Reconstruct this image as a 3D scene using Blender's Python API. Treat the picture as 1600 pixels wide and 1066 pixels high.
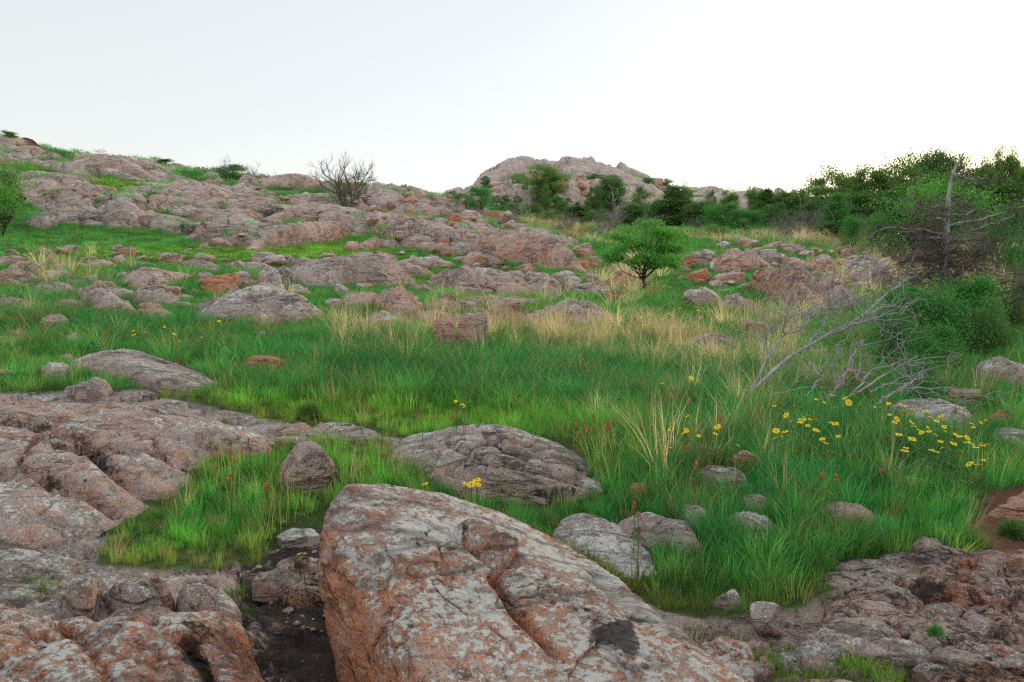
import bpy, bmesh, math, random
import numpy as np

for o in list(bpy.data.objects):
    bpy.data.objects.remove(o)
sc = bpy.context.scene
COL = sc.collection
# ------------------------------------------------------------------ camera
F = 1067.0; CX = 800.0; CY = 533.0            # photograph frame 1600 x 1066, 24 mm lens
PITCH = math.radians(7.1)
CAMZ = 1.6
cam_d = bpy.data.cameras.new('camera')
cam_d.sensor_width = 36.0; cam_d.lens = 24.0
cam_d.clip_start = 0.05; cam_d.clip_end = 9000
cam = bpy.data.objects.new('camera', cam_d); COL.objects.link(cam)
cam.location = (0, 0, CAMZ); cam.rotation_euler = (math.pi/2 - PITCH, 0, 0)
sc.camera = cam
# ------------------------------------------------------------------ world, sun, exposure
SUN_EL, SUN_AZ = math.radians(11), math.radians(36)     # azimuth to the right of straight ahead
w = bpy.data.worlds.new('World'); sc.world = w; w.use_nodes = True
nt = w.node_tree; nt.nodes.clear()
N = nt.nodes.new; L = nt.links.new
out = N('ShaderNodeOutputWorld'); add = N('ShaderNodeAddShader')
bg1 = N('ShaderNodeBackground'); bg2 = N('ShaderNodeBackground')
sky = N('ShaderNodeTexSky'); sky.sky_type = 'NISHITA'; sky.sun_disc = False
sky.sun_elevation = SUN_EL; sky.sun_rotation = SUN_AZ; sky.dust_density = 0.6
bg1.inputs['Strength'].default_value = 0.05
L(sky.outputs[0], bg1.inputs['Color'])
tc = N('ShaderNodeTexCoord')
dot = N('ShaderNodeVectorMath'); dot.operation = 'DOT_PRODUCT'
sd = (math.sin(SUN_AZ)*math.cos(SUN_EL), math.cos(SUN_AZ)*math.cos(SUN_EL), math.sin(SUN_EL))
dot.inputs[1].default_value = sd
L(tc.outputs['Generated'], dot.inputs[0])
ramp = N('ShaderNodeValToRGB')                 # thin evening cloud: white towards the sun, grey-blue end behind the camera raised to light the ground
ramp.color_ramp.elements[0].position = 0.0; ramp.color_ramp.elements[0].color = (0.80, 0.82, 0.86, 1)
ramp.color_ramp.elements[1].position = 1.0; ramp.color_ramp.elements[1].color = (0.66, 0.65, 0.63, 1)
e = ramp.color_ramp.elements.new(0.60); e.color = (0.655, 0.645, 0.635, 1)
e = ramp.color_ramp.elements.new(0.86); e.color = (0.66, 0.655, 0.64, 1)
mr = N('ShaderNodeMapRange'); mr.inputs['From Min'].default_value = -1; mr.inputs['From Max'].default_value = 1
L(dot.outputs['Value'], mr.inputs['Value']); L(mr.outputs[0], ramp.inputs[0])
L(ramp.outputs[0], bg2.inputs['Color']); bg2.inputs['Strength'].default_value = 1.0
L(bg1.outputs[0], add.inputs[0]); L(bg2.outputs[0], add.inputs[1]); L(add.outputs[0], out.inputs[0])
sun_d = bpy.data.lights.new('sun', 'SUN'); sun_d.energy = 1.4; sun_d.angle = math.radians(12)
sun_d.color = (1.0, 0.80, 0.58)
sun = bpy.data.objects.new('sun', sun_d); COL.objects.link(sun)
from mathutils import Vector, Matrix
sun.rotation_euler = Vector(sd).to_track_quat('Z', 'Y').to_euler()
sc.view_settings.view_transform = 'Standard'; sc.view_settings.look = 'None'
sc.view_settings.exposure = 0.14; sc.view_settings.gamma = 1.0
sc.view_settings.use_curve_mapping = False
sc.render.engine = 'CYCLES'
sc.cycles.max_bounces = 6; sc.cycles.diffuse_bounces = 3; sc.cycles.transmission_bounces = 3
sc.cycles.use_denoising = False; sc.cycles.filter_width = 1.3; sc.cycles.sample_clamp_indirect = 3

# ------------------------------------------------------------------ numpy noise
rng = np.random.default_rng(7)
_G = rng.normal(size=(256, 3)); _G /= np.linalg.norm(_G, axis=1)[:, None]
_P = rng.permutation(256)
_P2 = rng.random(65536)
def _h(ix, iy, iz):
    return _P[(_P[(_P[ix & 255] + iy) & 255] + iz) & 255]
def pnoise(p):
    i = np.floor(p).astype(np.int64); f = p - i
    u = f*f*f*(f*(f*6-15)+10)
    r = 0
    for dx in (0, 1):
        wx = u[:, 0] if dx else 1-u[:, 0]
        for dy in (0, 1):
            wy = u[:, 1] if dy else 1-u[:, 1]
            for dz in (0, 1):
                wz = u[:, 2] if dz else 1-u[:, 2]
                g = _G[_h(i[:, 0]+dx, i[:, 1]+dy, i[:, 2]+dz)]
                r = r + wx*wy*wz*((f[:, 0]-dx)*g[:, 0]+(f[:, 1]-dy)*g[:, 1]+(f[:, 2]-dz)*g[:, 2])
    return r*1.5
def fbm(p, scale, octv=4, rough=0.5, seed=0.0):
    p = np.asarray(p, float)
    if p.shape[1] == 2: p = np.column_stack([p, np.zeros(len(p))])
    q = p*scale + seed*17.31; a = 1.0; s = 0; t = 0
    for _ in range(octv):
        s = s + a*pnoise(q); t += a; a *= rough; q = q*2.03 + 11.7
    return s/t
def worley(x, y, seed=0):
    ix = np.floor(x).astype(np.int64); iy = np.floor(y).astype(np.int64)
    f1 = np.full(x.shape, 9.0); f2 = f1.copy(); cid = np.zeros(x.shape); ox = cid.copy(); oy = cid.copy()
    for dx in (-1, 0, 1):
        for dy in (-1, 0, 1):
            cx_ = ix+dx; cy_ = iy+dy
            hh = (cx_*73856093 ^ cy_*19349663 ^ (seed*83492791+7)) & 65535
            rx = _P2[hh]; ry = _P2[(hh*31+17) & 65535]
            ex = cx_+rx-x; ey = cy_+ry-y; d = np.hypot(ex, ey)
            c = _P2[(hh*57+5) & 65535]
            m = d < f1
            f2 = np.where(m, f1, np.minimum(f2, d)); cid = np.where(m, c, cid); ox = np.where(m, ex, ox); oy = np.where(m, ey, oy); f1 = np.where(m, d, f1)
    return f1, f2, cid, ((cid*7.13 % 1)-.5)*ox+((cid*13.7 % 1)-.5)*oy     # last: the tilt of each block's own face
def sstep(a, b, x):
    t = np.clip((x-a)/(b-a), 0, 1); return t*t*(3-2*t)

# ------------------------------------------------------------------ survey helpers: photograph pixel <-> place
cp, sp = math.cos(PITCH), math.sin(PITCH)
def to_px(P):
    P = np.atleast_2d(P)
    t = np.maximum(P[:, 1]*cp - (P[:, 2]-CAMZ)*sp, 0.05)
    v = P[:, 1]*sp + (P[:, 2]-CAMZ)*cp
    return CX + F*P[:, 0]/t, CY - F*v/t
def at_y(px, py, Y):
    dx = (px-CX)/F; dy = (CY-py)/F
    t = Y/(cp+sp*dy)
    return np.array([dx*t, Y, CAMZ + t*(-sp+cp*dy)])
def inpoly(px, py, poly):
    px = np.asarray(px); py = np.asarray(py)
    r = np.zeros(px.shape, bool); n = len(poly)
    for k in range(n):
        x1, y1 = poly[k]; x2, y2 = poly[(k+1) % n]
        if y1 == y2: continue
        c = ((y1 > py) != (y2 > py)) & (px < (x2-x1)*(py-y1)/(y2-y1)+x1)
        r ^= c
    return r
# ------------------------------------------------------------------ the lie of the land
COLS = [-300, 0, 200, 400, 600, 700, 740, 800, 900, 1000, 1050, 1200, 1400, 1600, 1900]
ROWS = {
 1.6: [1210,1210,1215,1235,1260,1260,1255,1250,1240,1230,1225,1215,1210,1215,1215],
 2.1: [1050,1050,1062,1105,1120,1115,1110,1105,1095,1085,1080,1066,1060,1066,1066],
 2.6: [938, 938, 950, 990,1005,1000, 995, 988, 980, 975, 972, 965, 960, 966, 966],
 3.3: [834, 834, 843, 868, 885, 880, 876, 868, 860, 855, 853, 850, 848, 858, 858],
 4.2: [735, 735, 742, 755, 765, 765, 763, 760, 756, 755, 755, 755, 757, 765, 765],
 5.0: [674, 674, 678, 686, 693, 694, 693, 691, 690, 691, 692, 695, 697, 701, 701],
 6.5: [610, 610, 612, 617, 621, 623, 623, 623, 625, 628, 630, 632, 634, 637, 637],
 8.5: [553, 553, 556, 561, 567, 570, 571, 571, 573, 576, 578, 580, 582, 585, 585],
 11.: [500, 500, 508, 515, 521, 525, 527, 528, 530, 531, 531, 532, 535, 541, 541],
 15.: [445, 445, 455, 465, 476, 482, 485, 487, 488, 488, 488, 488, 492, 498, 498],
 20.: [396, 396, 402, 418, 441, 452, 455, 458, 458, 456, 454, 450, 455, 463, 463],
 26.: [360, 360, 368, 384, 406, 420, 426, 432, 434, 430, 427, 420, 425, 435, 435],
 34.: [312, 312, 325, 345, 366, 380, 386, 396, 404, 402, 398, 393, 396, 405, 405],
 44.: [260, 264, 278, 305, 326, 339, 345, 357, 369, 374, 373, 370, 374, 381, 381],
 54.: [212, 217, 246, 277, 294, 306, 320, 345, 357, 360, 360, 358, 361, 367, 367],
 70.: [250, 255, 275, 298, 310, 316, 325, 345, 352, 352, 350, 348, 350, 356, 356],
 90.: [290, 290, 300, 320, 326, 314, 316, 320, 330, 337, 336, 332, 337, 341, 341],
 115:[330, 330, 335, 340, 342, 312, 302, 283, 288, 304, 315, 318, 322, 326, 326],
 140:[350, 350, 350, 352, 352, 322, 293, 252, 256, 277, 296, 304, 312, 316, 316],
 180:[370, 370, 368, 366, 362, 345, 322, 284, 284, 302, 314, 322, 330, 332, 332],
 300:[398, 398, 398, 398, 398, 392, 385, 372, 372, 376, 380, 382, 384, 384, 384],
 900:[403]*15, 5000:[401.5]*15 }
_D = np.array(sorted(ROWS)); _LD = np.log(_D)
_TH = np.degrees(np.arctan((np.array(COLS)-CX)/F))
def _build_table():
    tab = np.array([ROWS[d] for d in sorted(ROWS)], float)
    flat = CY + F*np.tan(np.arctan(CAMZ/_D)-PITCH)
    th = np.concatenate([[-180, -120], _TH, [120, 180]])
    tab = np.column_stack([flat, flat, tab, flat, flat])
    gl = np.linspace(_LD[0], _LD[-1], 420); gt = np.linspace(-180, 180, 1441)
    a = np.array([np.interp(gl, _LD, tab[:, j]) for j in range(tab.shape[1])])
    b = np.array([np.interp(gt, th, a[:, i]) for i in range(len(gl))])
    k = np.exp(-np.linspace(-2, 2, 9)**2); k /= k.sum()
    bp = np.pad(b, ((4, 4), (0, 0)), 'edge'); b = sum(k[i]*bp[i:i+b.shape[0]] for i in range(9))
    bp = np.pad(b, ((0, 0), (4, 4)), 'edge'); b = sum(k[i]*bp[:, i:i+b.shape[1]] for i in range(9))
    return gl, gt, b
_gl, _gt, _tab = _build_table()
def ground_D(x, y):
    R = np.hypot(x, y); th = np.arctan2(x, y)
    return R*np.maximum(np.cos(th), 0.6), np.degrees(th)
# photographed rocky / grassy / bare zones
HILL = [(-400,150),(0,200),(100,225),(250,255),(330,270),(420,262),(600,280),(700,298),(770,335),(850,365),(905,378),(930,428),(860,425),(800,410),(700,395),(640,388),(560,388),(400,390),(300,375),(250,360),(90,350),(20,335),(-400,330)]
FORE = [(-400,612),(235,614),(450,662),(620,688),(640,740),(560,800),(620,1400),(-400,1400)]
HEROZ = [(480,790),(700,860),(900,905),(1040,955),(1100,975),(1250,955),(1370,890),(1500,868),(1700,850),(1800,1500),(300,1500)]
FPATCH = [(175,815),(230,775),(330,715),(425,684),(600,690),(650,745),(540,800),(440,835),(350,885),(240,890),(150,885)]
REDSOIL = [(1530,770),(1700,740),(1700,900),(1560,880),(1500,830),(1520,800)]
HOLLOW = [(370,862),(440,820),(520,790),(600,1400),(400,1500),(385,1010),(372,950),(380,900)]
PATCHES = [
 [(130,286),(160,270),(215,268),(242,286),(220,296),(150,293)], [(-10,268),(50,258),(115,276),(60,281),(-10,282)],
 [(560,336),(610,330),(632,341),(580,345)], [(265,345),(350,330),(362,347),(280,356)], [(110,306),(185,298),(190,310),(120,320)],
 [(330,270),(400,268),(400,282),(350,284)], [(405,291),(500,294),(510,301),(420,300)], [(410,388),(500,374),(590,368),(600,380),(520,392)],
 [(640,352),(712,345),(705,372),(640,374)], [(700,372),(760,362),(770,372),(720,384)], [(215,318),(245,308),(260,322),(235,332)],
 [(-20,310),(30,300),(60,330),(20,350),(-20,350)], [(80,215),(120,232),(105,250),(85,240)], [(520,318),(560,312),(570,320),(530,326)],
 [(840,402),(905,398),(925,430),(860,428)], [(430,318),(470,316),(468,324),(436,325)], [(150,330),(175,325),(180,345),(150,345)]]
def zones(x, y, px, py, D):
    P = np.column_stack([x, y])
    jx = fbm(P, 1.0, 3, .6, 3)*np.clip(160/np.maximum(D, 1), 6, 30); jy = fbm(P, 1.0, 3, .6, 9)*np.clip(90/np.maximum(D, 1), 4, 20)
    qx = px+jx; qy = py+jy
    rock = np.zeros(x.shape)
    m = (D > 17) & (D < 68)
    rock[m & inpoly(qx, qy, HILL)] = 1
    far = (D >= 68) & (D < 400) & (px > 640) & (px < 1250)
    veg = fbm(P, 0.05, 3, .55, 21)
    rock[far & (veg < 0.06+0.25*(px < 1050)-0.3*(py > 320))] = 1
    for pp in PATCHES: rock[inpoly(qx, qy, pp) & m] = 0
    # little pockets of turf caught in the joints of the hillside
    pock = fbm(P, 0.45, 4, .6, 31)
    rock[m & (pock > 0.16)] = 0
    near = D < 8
    nz = near & (inpoly(qx, qy, FORE) | inpoly(qx, qy, HEROZ))
    rock[nz] = 1
    rock[near & inpoly(qx, qy, FPATCH)] = 0
    soil = np.zeros(x.shape); soil[near & inpoly(qx, qy, REDSOIL)] = 1
    hollow = np.zeros(x.shape); hollow[near & inpoly(qx, qy, HOLLOW)] = 1
    return rock, soil, hollow
def base_z(x, y):
    D, th = ground_D(x, y)
    Dc = np.clip(D, 1.6, 5000)
    fi = (np.log(Dc)-_gl[0])/(_gl[-1]-_gl[0])*(len(_gl)-1); fj = (th+180)/360*(len(_gt)-1)
    i = np.clip(fi.astype(int), 0, len(_gl)-2); j = np.clip(fj.astype(int), 0, len(_gt)-2)
    a = fi-i; b = fj-j
    py = _tab[i, j]*(1-a)*(1-b)+_tab[i+1, j]*a*(1-b)+_tab[i, j+1]*(1-a)*b+_tab[i+1, j+1]*a*b
    dy = (CY-py)/F
    z = CAMZ + Dc*(-sp+cp*dy)/(cp+sp*dy)
    return z, D
JOINT = [None]; JOINTF = [None]
def relief(x, y, D, rock):
    P = np.column_stack([x, y])
    near = 1-sstep(6, 14, D); mid = sstep(12, 22, D)*(1-sstep(70, 85, D)); far = sstep(65, 85, D)*(1-sstep(250, 400, D))
    h = 0.035*fbm(P, 1.1, 4, .5, 1)*(1+sstep(5, 15, D)*3)*(1-sstep(200, 500, D)) + 0.25*fbm(P, 0.13, 2, .5, 2)*sstep(12, 40, D)*(1-sstep(200, 500, D))
    r = np.zeros(x.shape)
    m = (rock > 0) & (mid > 0.01)
    if m.any():
        X = x[m]; Y = y[m]; Q = P[m]
        wx = X+1.0*fbm(Q, .5, 3, .5, 5); wy = Y+1.3*fbm(Q, .5, 3, .5, 6)
        rx = wx*.97-wy*.24; ry = wx*.24+wy*.97            # joints run obliquely
        f1, f2, c, ta = worley(rx/6.0, ry/2.6, 1)
        g1, g2, c2, tb = worley(rx/2.4, ry/1.15, 2)
        k1, k2, c3, td = worley(rx/.95, ry/.6, 3)
        a = 0.8*(c-.5)+1.5*ta+0.5*np.clip((f2-f1)*6, 0, 1)**.5
        b = 0.36*(c2-.5)+.85*tb+0.30*np.clip((g2-g1)*6, 0, 1)**.5
        d = 0.14*(c3-.5)+.35*td+0.12*np.clip((k2-k1)*5, 0, 1)**.5
        mixn = sstep(-.1, .2, fbm(Q, .12, 2, .5, 8))
        smooth = sstep(-.15, .15, fbm(Q, .3, 2, .5, 14))
        JOINT[0] = (m, np.maximum(1-np.clip((f2-f1)*5, 0, 1), .9*(1-np.clip((g2-g1)*4, 0, 1))))
        r[m] = mid[m]*(a*(.45+.55*(1-mixn))+b*(.25+.75*mixn)+d*smooth+.07*fbm(Q, 3, 4, .6, 4) - .40)
    m = (rock > 0) & (far > 0.01)
    if m.any():
        X = x[m]; Y = y[m]; Q = P[m]
        wx = X+3*fbm(Q, .15, 3, .5, 5); wy = Y+3*fbm(Q, .15, 3, .5, 6)
        f1, f2, c, ta = worley(wx/8, wy/7, 4); g1, g2, c2, tb = worley(wx/3.2, wy/3.2, 5)
        r[m] = far[m]*(1.8*(c-.5)+3*ta+.9*np.clip((f2-f1)*5, 0, 1)**.5+.8*(c2-.5)+1.6*tb+.7*np.clip((g2-g1)*5, 0, 1)**.5-1.0)
        JOINTF[0] = (m, np.maximum(1-np.clip((f2-f1)*4, 0, 1), .9*(1-np.clip((g2-g1)*4, 0, 1))))
    m = (rock > 0) & (near > 0.01)
    if m.any():
        Q = P[m]; X = x[m]; Y = y[m]
        wx = X+.2*fbm(Q, 1.5, 3, .5, 5); wy = Y+.2*fbm(Q, 1.5, 3, .5, 6)
        rx = wx*.8+wy*.6; ry = -wx*.6+wy*.8
        f1, f2, c, ta = worley(rx/.7, ry/.22, 6)
        tt = (X*.35+Y*.9)*5+2.2*fbm(Q, .9, 3, .5, 12); fr_ = tt-np.floor(tt)
        ledge = (np.floor(tt)+sstep(.72, 1, fr_)-tt)*.05*sstep(-.2, .2, fbm(Q, .8, 2, .5, 13)+.15*(X > .8))
        r[m] = near[m]*(.05*(c-.5)+.11*ta+.03*np.clip((f2-f1)*6, 0, 1)**.5+.022*fbm(Q, 5, 4, .6, 4)+.012*fbm(Q, 17, 3, .6, 15)+ledge-.035)
    return h+r
def ground(x, y, full=False):
    x = np.atleast_1d(np.asarray(x, float)); y = np.atleast_1d(np.asarray(y, float))
    z, D = base_z(x, y)
    px, py = to_px(np.column_stack([x, y, z]))
    front = y > 0.2
    rock = np.zeros(x.shape); soil = rock.copy(); hollow = rock.copy()
    if front.any():
        a, b, c = zones(x[front], y[front], px[front], py[front], D[front])
        rock[front] = a; soil[front] = b; hollow[front] = c
    zz = z + relief(x, y, D, rock) - 0.06*hollow
    if full: return zz, D, px, py, rock, soil, hollow
    return zz
def soft_ground(x, y):
    x = np.atleast_1d(np.asarray(x, float)); y = np.atleast_1d(np.asarray(y, float))
    z, D = base_z(x, y)
    return z + relief(x, y, D, np.zeros(x.shape))
_HY = np.exp(np.linspace(math.log(1.3), math.log(200), 260))
def hit(px, py, lift=0.0):
    """where the line of sight through a surveyed pixel meets the ground (raised by lift)"""
    dx = (px-CX)/F; dy = (CY-py)/F
    def first(Ys, gf):
        t = Ys/(cp+sp*dy); X = dx*t; Z = CAMZ+t*(-sp+cp*dy); g = gf(X, Ys)+lift
        b = np.nonzero(Z < g)[0]; k = b[0] if len(b) else int(np.argmin(np.abs(Z-g)))
        return k, np.array([X[k], Ys[k], Z[k]])
    k, c = first(_HY, lambda a, b: base_z(a, b)[0])
    return first(np.linspace(_HY[k]*.80, min(_HY[k]*1.22, 230), 110), soft_ground)[1]

# ------------------------------------------------------------------ mesh helpers
def mesh_arrays(name, V, polys, mat=None, smooth=True):
    """polys: list of (n,k) int arrays of equal-sided faces"""
    me = bpy.data.meshes.new(name)
    V = np.asarray(V, np.float32)
    me.vertices.add(len(V)); me.vertices.foreach_set('co', V.ravel())
    polys = [np.asarray(p, np.int32) for p in polys if len(p)]
    loops = np.concatenate([p.ravel() for p in polys])
    tot = np.concatenate([np.full(len(p), p.shape[1], np.int32) for p in polys])
    st = np.concatenate([[0], np.cumsum(tot)[:-1]]).astype(np.int32)
    me.loops.add(len(loops)); me.loops.foreach_set('vertex_index', loops)
    me.polygons.add(len(tot)); me.polygons.foreach_set('loop_start', st)
    me.update(calc_edges=True)
    me.polygons.foreach_set('use_smooth', np.full(len(tot), smooth))
    if mat: me.materials.append(mat)
    me.validate()
    return me
def attr(me, name, arr):
    a = me.attributes.new(name, 'FLOAT', 'POINT'); a.data.foreach_set('value', np.asarray(arr, np.float32))
def link(name, me, parent=None, loc=None, rotz=None, scale=None, color=None):
    o = bpy.data.objects.new(name, me); COL.objects.link(o)
    if parent is not None: o.parent = parent
    if loc is not None: o.location = loc
    if rotz is not None: o.rotation_euler = (0, 0, rotz)
    if scale is not None: o.scale = scale
    if color is not None: o.color = (*color, 1)
    return o
def tag(o, label=None, cat=None, group=None, kind=None):
    if label: o['label'] = label
    if cat: o['category'] = cat
    if group: o['group'] = group
    if kind: o['kind'] = kind
    return o
def grid_faces(nu, nv, wrap=False):
    a = np.arange(nu-1)[:, None]*nv; b = np.arange(nv-1 if not wrap else nv)[None, :]
    b2 = (b+1) % nv
    return np.stack([a+b, a+b2, a+nv+b2, a+nv+b], -1).reshape(-1, 4)
class MB:
    def __init__(s): s.v = []; s.q = []; s.n = 0
    def tube(s, pts, rad, sides=5):
        pts = np.asarray(pts, float); rad = np.asarray(rad, float); n = len(pts)
        d = np.gradient(pts, axis=0); d /= np.linalg.norm(d, axis=1)[:, None]+1e-9
        ref = np.array([0.31, 0.17, 0.93]) if abs(d[0, 2]) < .8 else np.array([1., .2, .1])
        a = np.cross(d, ref); a /= np.linalg.norm(a, axis=1)[:, None]+1e-9; b = np.cross(d, a)
        th = np.linspace(0, 2*np.pi, sides, endpoint=False)
        ring = pts[:, None, :]+rad[:, None, None]*(np.cos(th)[None, :, None]*a[:, None, :]+np.sin(th)[None, :, None]*b[:, None, :])
        s.v.append(ring.reshape(-1, 3)); s.q.append(grid_faces(n, sides, True)+s.n); s.n += n*sides
    def quads(s, V):          # V: (n,4,3)
        V = np.asarray(V).reshape(-1, 3); k = len(V)//4
        s.v.append(V); s.q.append(np.arange(k*4).reshape(k, 4)+s.n); s.n += k*4
    def mesh(s, name, mat, smooth=True):
        return mesh_arrays(name, np.concatenate(s.v), [np.concatenate(s.q)], mat, smooth)
def unit(v): return v/(np.linalg.norm(v, axis=-1, keepdims=True)+1e-9)

# ------------------------------------------------------------------ materials
def new_mat(name):
    m = bpy.data.materials.new(name); m.use_nodes = True
    nt = m.node_tree; nt.nodes.clear(); return m, nt
class NT:
    def __init__(s, nt): s.nt = nt
    def n(s, t, **kw):
        x = s.nt.nodes.new(t)
        for k, v in kw.items(): setattr(x, k, v)
        return x
    def l(s, a, b): s.nt.links.new(a, b)
    def put(s, sock, v):
        if hasattr(v, 'is_output') or isinstance(v, bpy.types.NodeSocket): s.l(v, sock)
        else: sock.default_value = v
    def noise(s, vec, scale, detail=5, rough=.6, dist=0.0):
        x = s.n('ShaderNodeTexNoise'); s.l(vec, x.inputs['Vector'])
        x.inputs['Scale'].default_value = scale; x.inputs['Detail'].default_value = detail
        x.inputs['Roughness'].default_value = rough; x.inputs['Distortion'].default_value = dist
        return x.outputs['Fac']
    def math(s, op, a, b=0.0, c=0.0, clamp=False):
        x = s.n('ShaderNodeMath', operation=op, use_clamp=clamp)
        for i, v in enumerate((a, b, c)): s.put(x.inputs[i], v)
        return x.outputs[0]
    def step(s, v, thr, gain):      # clamp((v-thr)*gain)
        return s.math('MULTIPLY', s.math('SUBTRACT', v, thr), gain, clamp=True)
    def mix(s, f, a, b, mode='MIX'):
        x = s.n('ShaderNodeMix', data_type='RGBA', blend_type=mode)
        s.put(x.inputs[0], f)
        for i, v in ((6, a), (7, b)):
            if isinstance(v, tuple): x.inputs[i].default_value = (*v, 1)
            else: s.l(v, x.inputs[i])
        return x.outputs[2]
    def attr(s, name, t='GEOMETRY'):
        x = s.n('ShaderNodeAttribute', attribute_type=t, attribute_name=name); return x
def rock_color(g, ruddy, lichen, dark, stain_shade):
    geo = g.n('ShaderNodeNewGeometry'); pos = geo.outputs['Position']
    sepn = g.n('ShaderNodeSeparateXYZ'); g.l(geo.outputs['Normal'], sepn.inputs[0]); up = sepn.outputs[2]
    nA = g.noise(pos, 1.7, 7, .62, .3); nB = g.noise(pos, 11, 9, .72, .4); nF = g.noise(pos, 0.35, 5, .6)
    nC = g.noise(pos, 75, 5, .75); nM = g.noise(pos, 4.0, 6, .6, .2)
    # feldspar-red granite, weathered to a pinkish grey skin
    red = g.mix(nC, (.25, .088, .042), (.74, .31, .145))
    skin = g.mix(nC, (.190, .150, .134), (.63, .53, .47))
    f = g.math('ADD', g.math('MULTIPLY', g.step(nA, .42, 5.0), .45), g.math('MULTIPLY', g.math('SUBTRACT', nB, .5), 3.2))
    f = g.math('ADD', f, g.math('SUBTRACT', g.math('MULTIPLY', ruddy, 1.5), g.math('ADD', .40, g.math('MULTIPLY', up, .42))), clamp=True)
    c = g.mix(f, skin, red)
    # coarse crystals
    vo = g.n('ShaderNodeTexVoronoi'); g.l(pos, vo.inputs['Vector']); vo.inputs['Scale'].default_value = 200
    sp_ = g.n('ShaderNodeSeparateColor'); g.l(vo.outputs['Color'], sp_.inputs[0])
    c = g.mix(g.math('MULTIPLY', g.step(sp_.outputs[0], .76, 4), .45), c, (.68, .58, .52))
    c = g.mix(g.math('MULTIPLY', g.step(sp_.outputs[1], .72, 5), .6), c, (.045, .04, .04))
    # wider brown-black staining and grime freckles
    nD = g.noise(pos, 2.6, 11, .76, .8)
    c = g.mix(g.math('MULTIPLY', g.step(nD, .56, 9), .66), c, (.06, .047, .046))
    nD2 = g.noise(pos, 22, 9, .8, .5)
    fr = g.math('SUBTRACT', .60, g.math('MULTIPLY', g.step(nM, .42, 4), .11))
    c = g.mix(g.math('MULTIPLY', g.step(nD2, fr, 14), .85), c, (.045, .038, .037))
    # pale crustose lichen: small crusts crowding into mats where it thrives
    wv = g.n('ShaderNodeTexNoise'); g.l(pos, wv.inputs['Vector']); wv.inputs['Scale'].default_value = 34; wv.inputs['Detail'].default_value = 5; wv.inputs['Roughness'].default_value = .7
    off = g.n('ShaderNodeVectorMath', operation='SCALE'); g.l(wv.outputs['Color'], off.inputs[0]); off.inputs['Scale'].default_value = .06
    pv = g.n('ShaderNodeVectorMath', operation='ADD'); g.l(pos, pv.inputs[0]); g.l(off.outputs[0], pv.inputs[1])
    v2 = g.n('ShaderNodeTexVoronoi'); g.l(pv.outputs[0], v2.inputs['Vector']); v2.inputs['Scale'].default_value = 42
    nL = g.noise(pos, 3.4, 5, .6, .5); nL2 = g.noise(pos, 27, 10, .84, .3); nL3 = g.noise(pos, 90, 4, .8)
    lf = g.math('ADD', g.math('MULTIPLY', nL, .75), g.math('MULTIPLY', g.math('SUBTRACT', .42, v2.outputs['Distance']), .22))
    lf = g.math('ADD', lf, g.math('MULTIPLY', g.math('SUBTRACT', nL2, .5), 1.25))
    lf = g.math('ADD', lf, g.math('MULTIPLY', g.math('SUBTRACT', up, .68), .30))
    thr = g.math('SUBTRACT', .590, g.math('MULTIPLY', lichen, .22))
    lm = g.math('MULTIPLY', g.step(lf, thr, 22), g.math('ADD', .25, g.math('MULTIPLY', nL3, 1.25)), clamp=True)
    lc = g.mix(nL2, (.34, .375, .365), (.78, .82, .77))
    c = g.mix(lm, c, lc)
    # joints and hairline cracks filled with black lichen, running along the slope
    for sc0, wd0, am in ((.9, 44, .55), (3.6, 34, .36)):
        mp = g.n('ShaderNodeMapping'); mp.inputs['Rotation'].default_value = (.15, .1, .35); mp.inputs['Scale'].default_value = (.45, 1.25, 2.2); g.l(pos, mp.inputs[0])
        cn = g.noise(mp.outputs[0], sc0, 5, .58, .35)
        ln = g.math('SUBTRACT', 1.0, g.math('MULTIPLY', g.math('ABSOLUTE', g.math('SUBTRACT', cn, .5)), wd0), clamp=True)
        c = g.mix(g.math('MULTIPLY', ln, am), c, (.045, .036, .036))
        cracks = ln if sc0 < 1 else g.math('ADD', cracks, g.math('MULTIPLY', ln, .4))
    # yellow-green flecks
    c = g.mix(g.math('MULTIPLY', g.step(g.noise(pos, 13, 8, .8), .66, 12), .5), c, (.24, .23, .09))
    # near-black damp lichen, and crevice shade painted in with the same dark colour
    bm = g.step(g.math('ADD', g.math('MULTIPLY', g.math('SUBTRACT', g.noise(pos, 9, 11, .85, .8), .5), 1.7), g.math('MULTIPLY', g.math('ADD', dark, stain_shade), .5)), .27, 7)
    c = g.mix(g.math('MULTIPLY', bm, .90), c, g.mix(nC, (.006, .006, .007), (.035, .030, .028)))
    # broad tone changes along the hill
    c = g.mix(g.math('MULTIPLY', g.step(nF, .48, 5), .8), c, (.72, .69, .69), 'MULTIPLY')
    c = g.mix(1.0, c, (1.62, 1.57, 1.54), 'MULTIPLY')
    hgt = g.math('ADD', g.math('MULTIPLY', nB, .9), g.math('MULTIPLY', nC, .22))
    hgt = g.math('ADD', hgt, g.math('MULTIPLY', lm, .12)); hgt = g.math('SUBTRACT', hgt, g.math('MULTIPLY', cracks, .5))
    hgt = g.math('ADD', hgt, g.math('MULTIPLY', nA, 1.8)); hgt = g.math('ADD', hgt, g.math('MULTIPLY', nD, .9))
    return c, hgt
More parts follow.
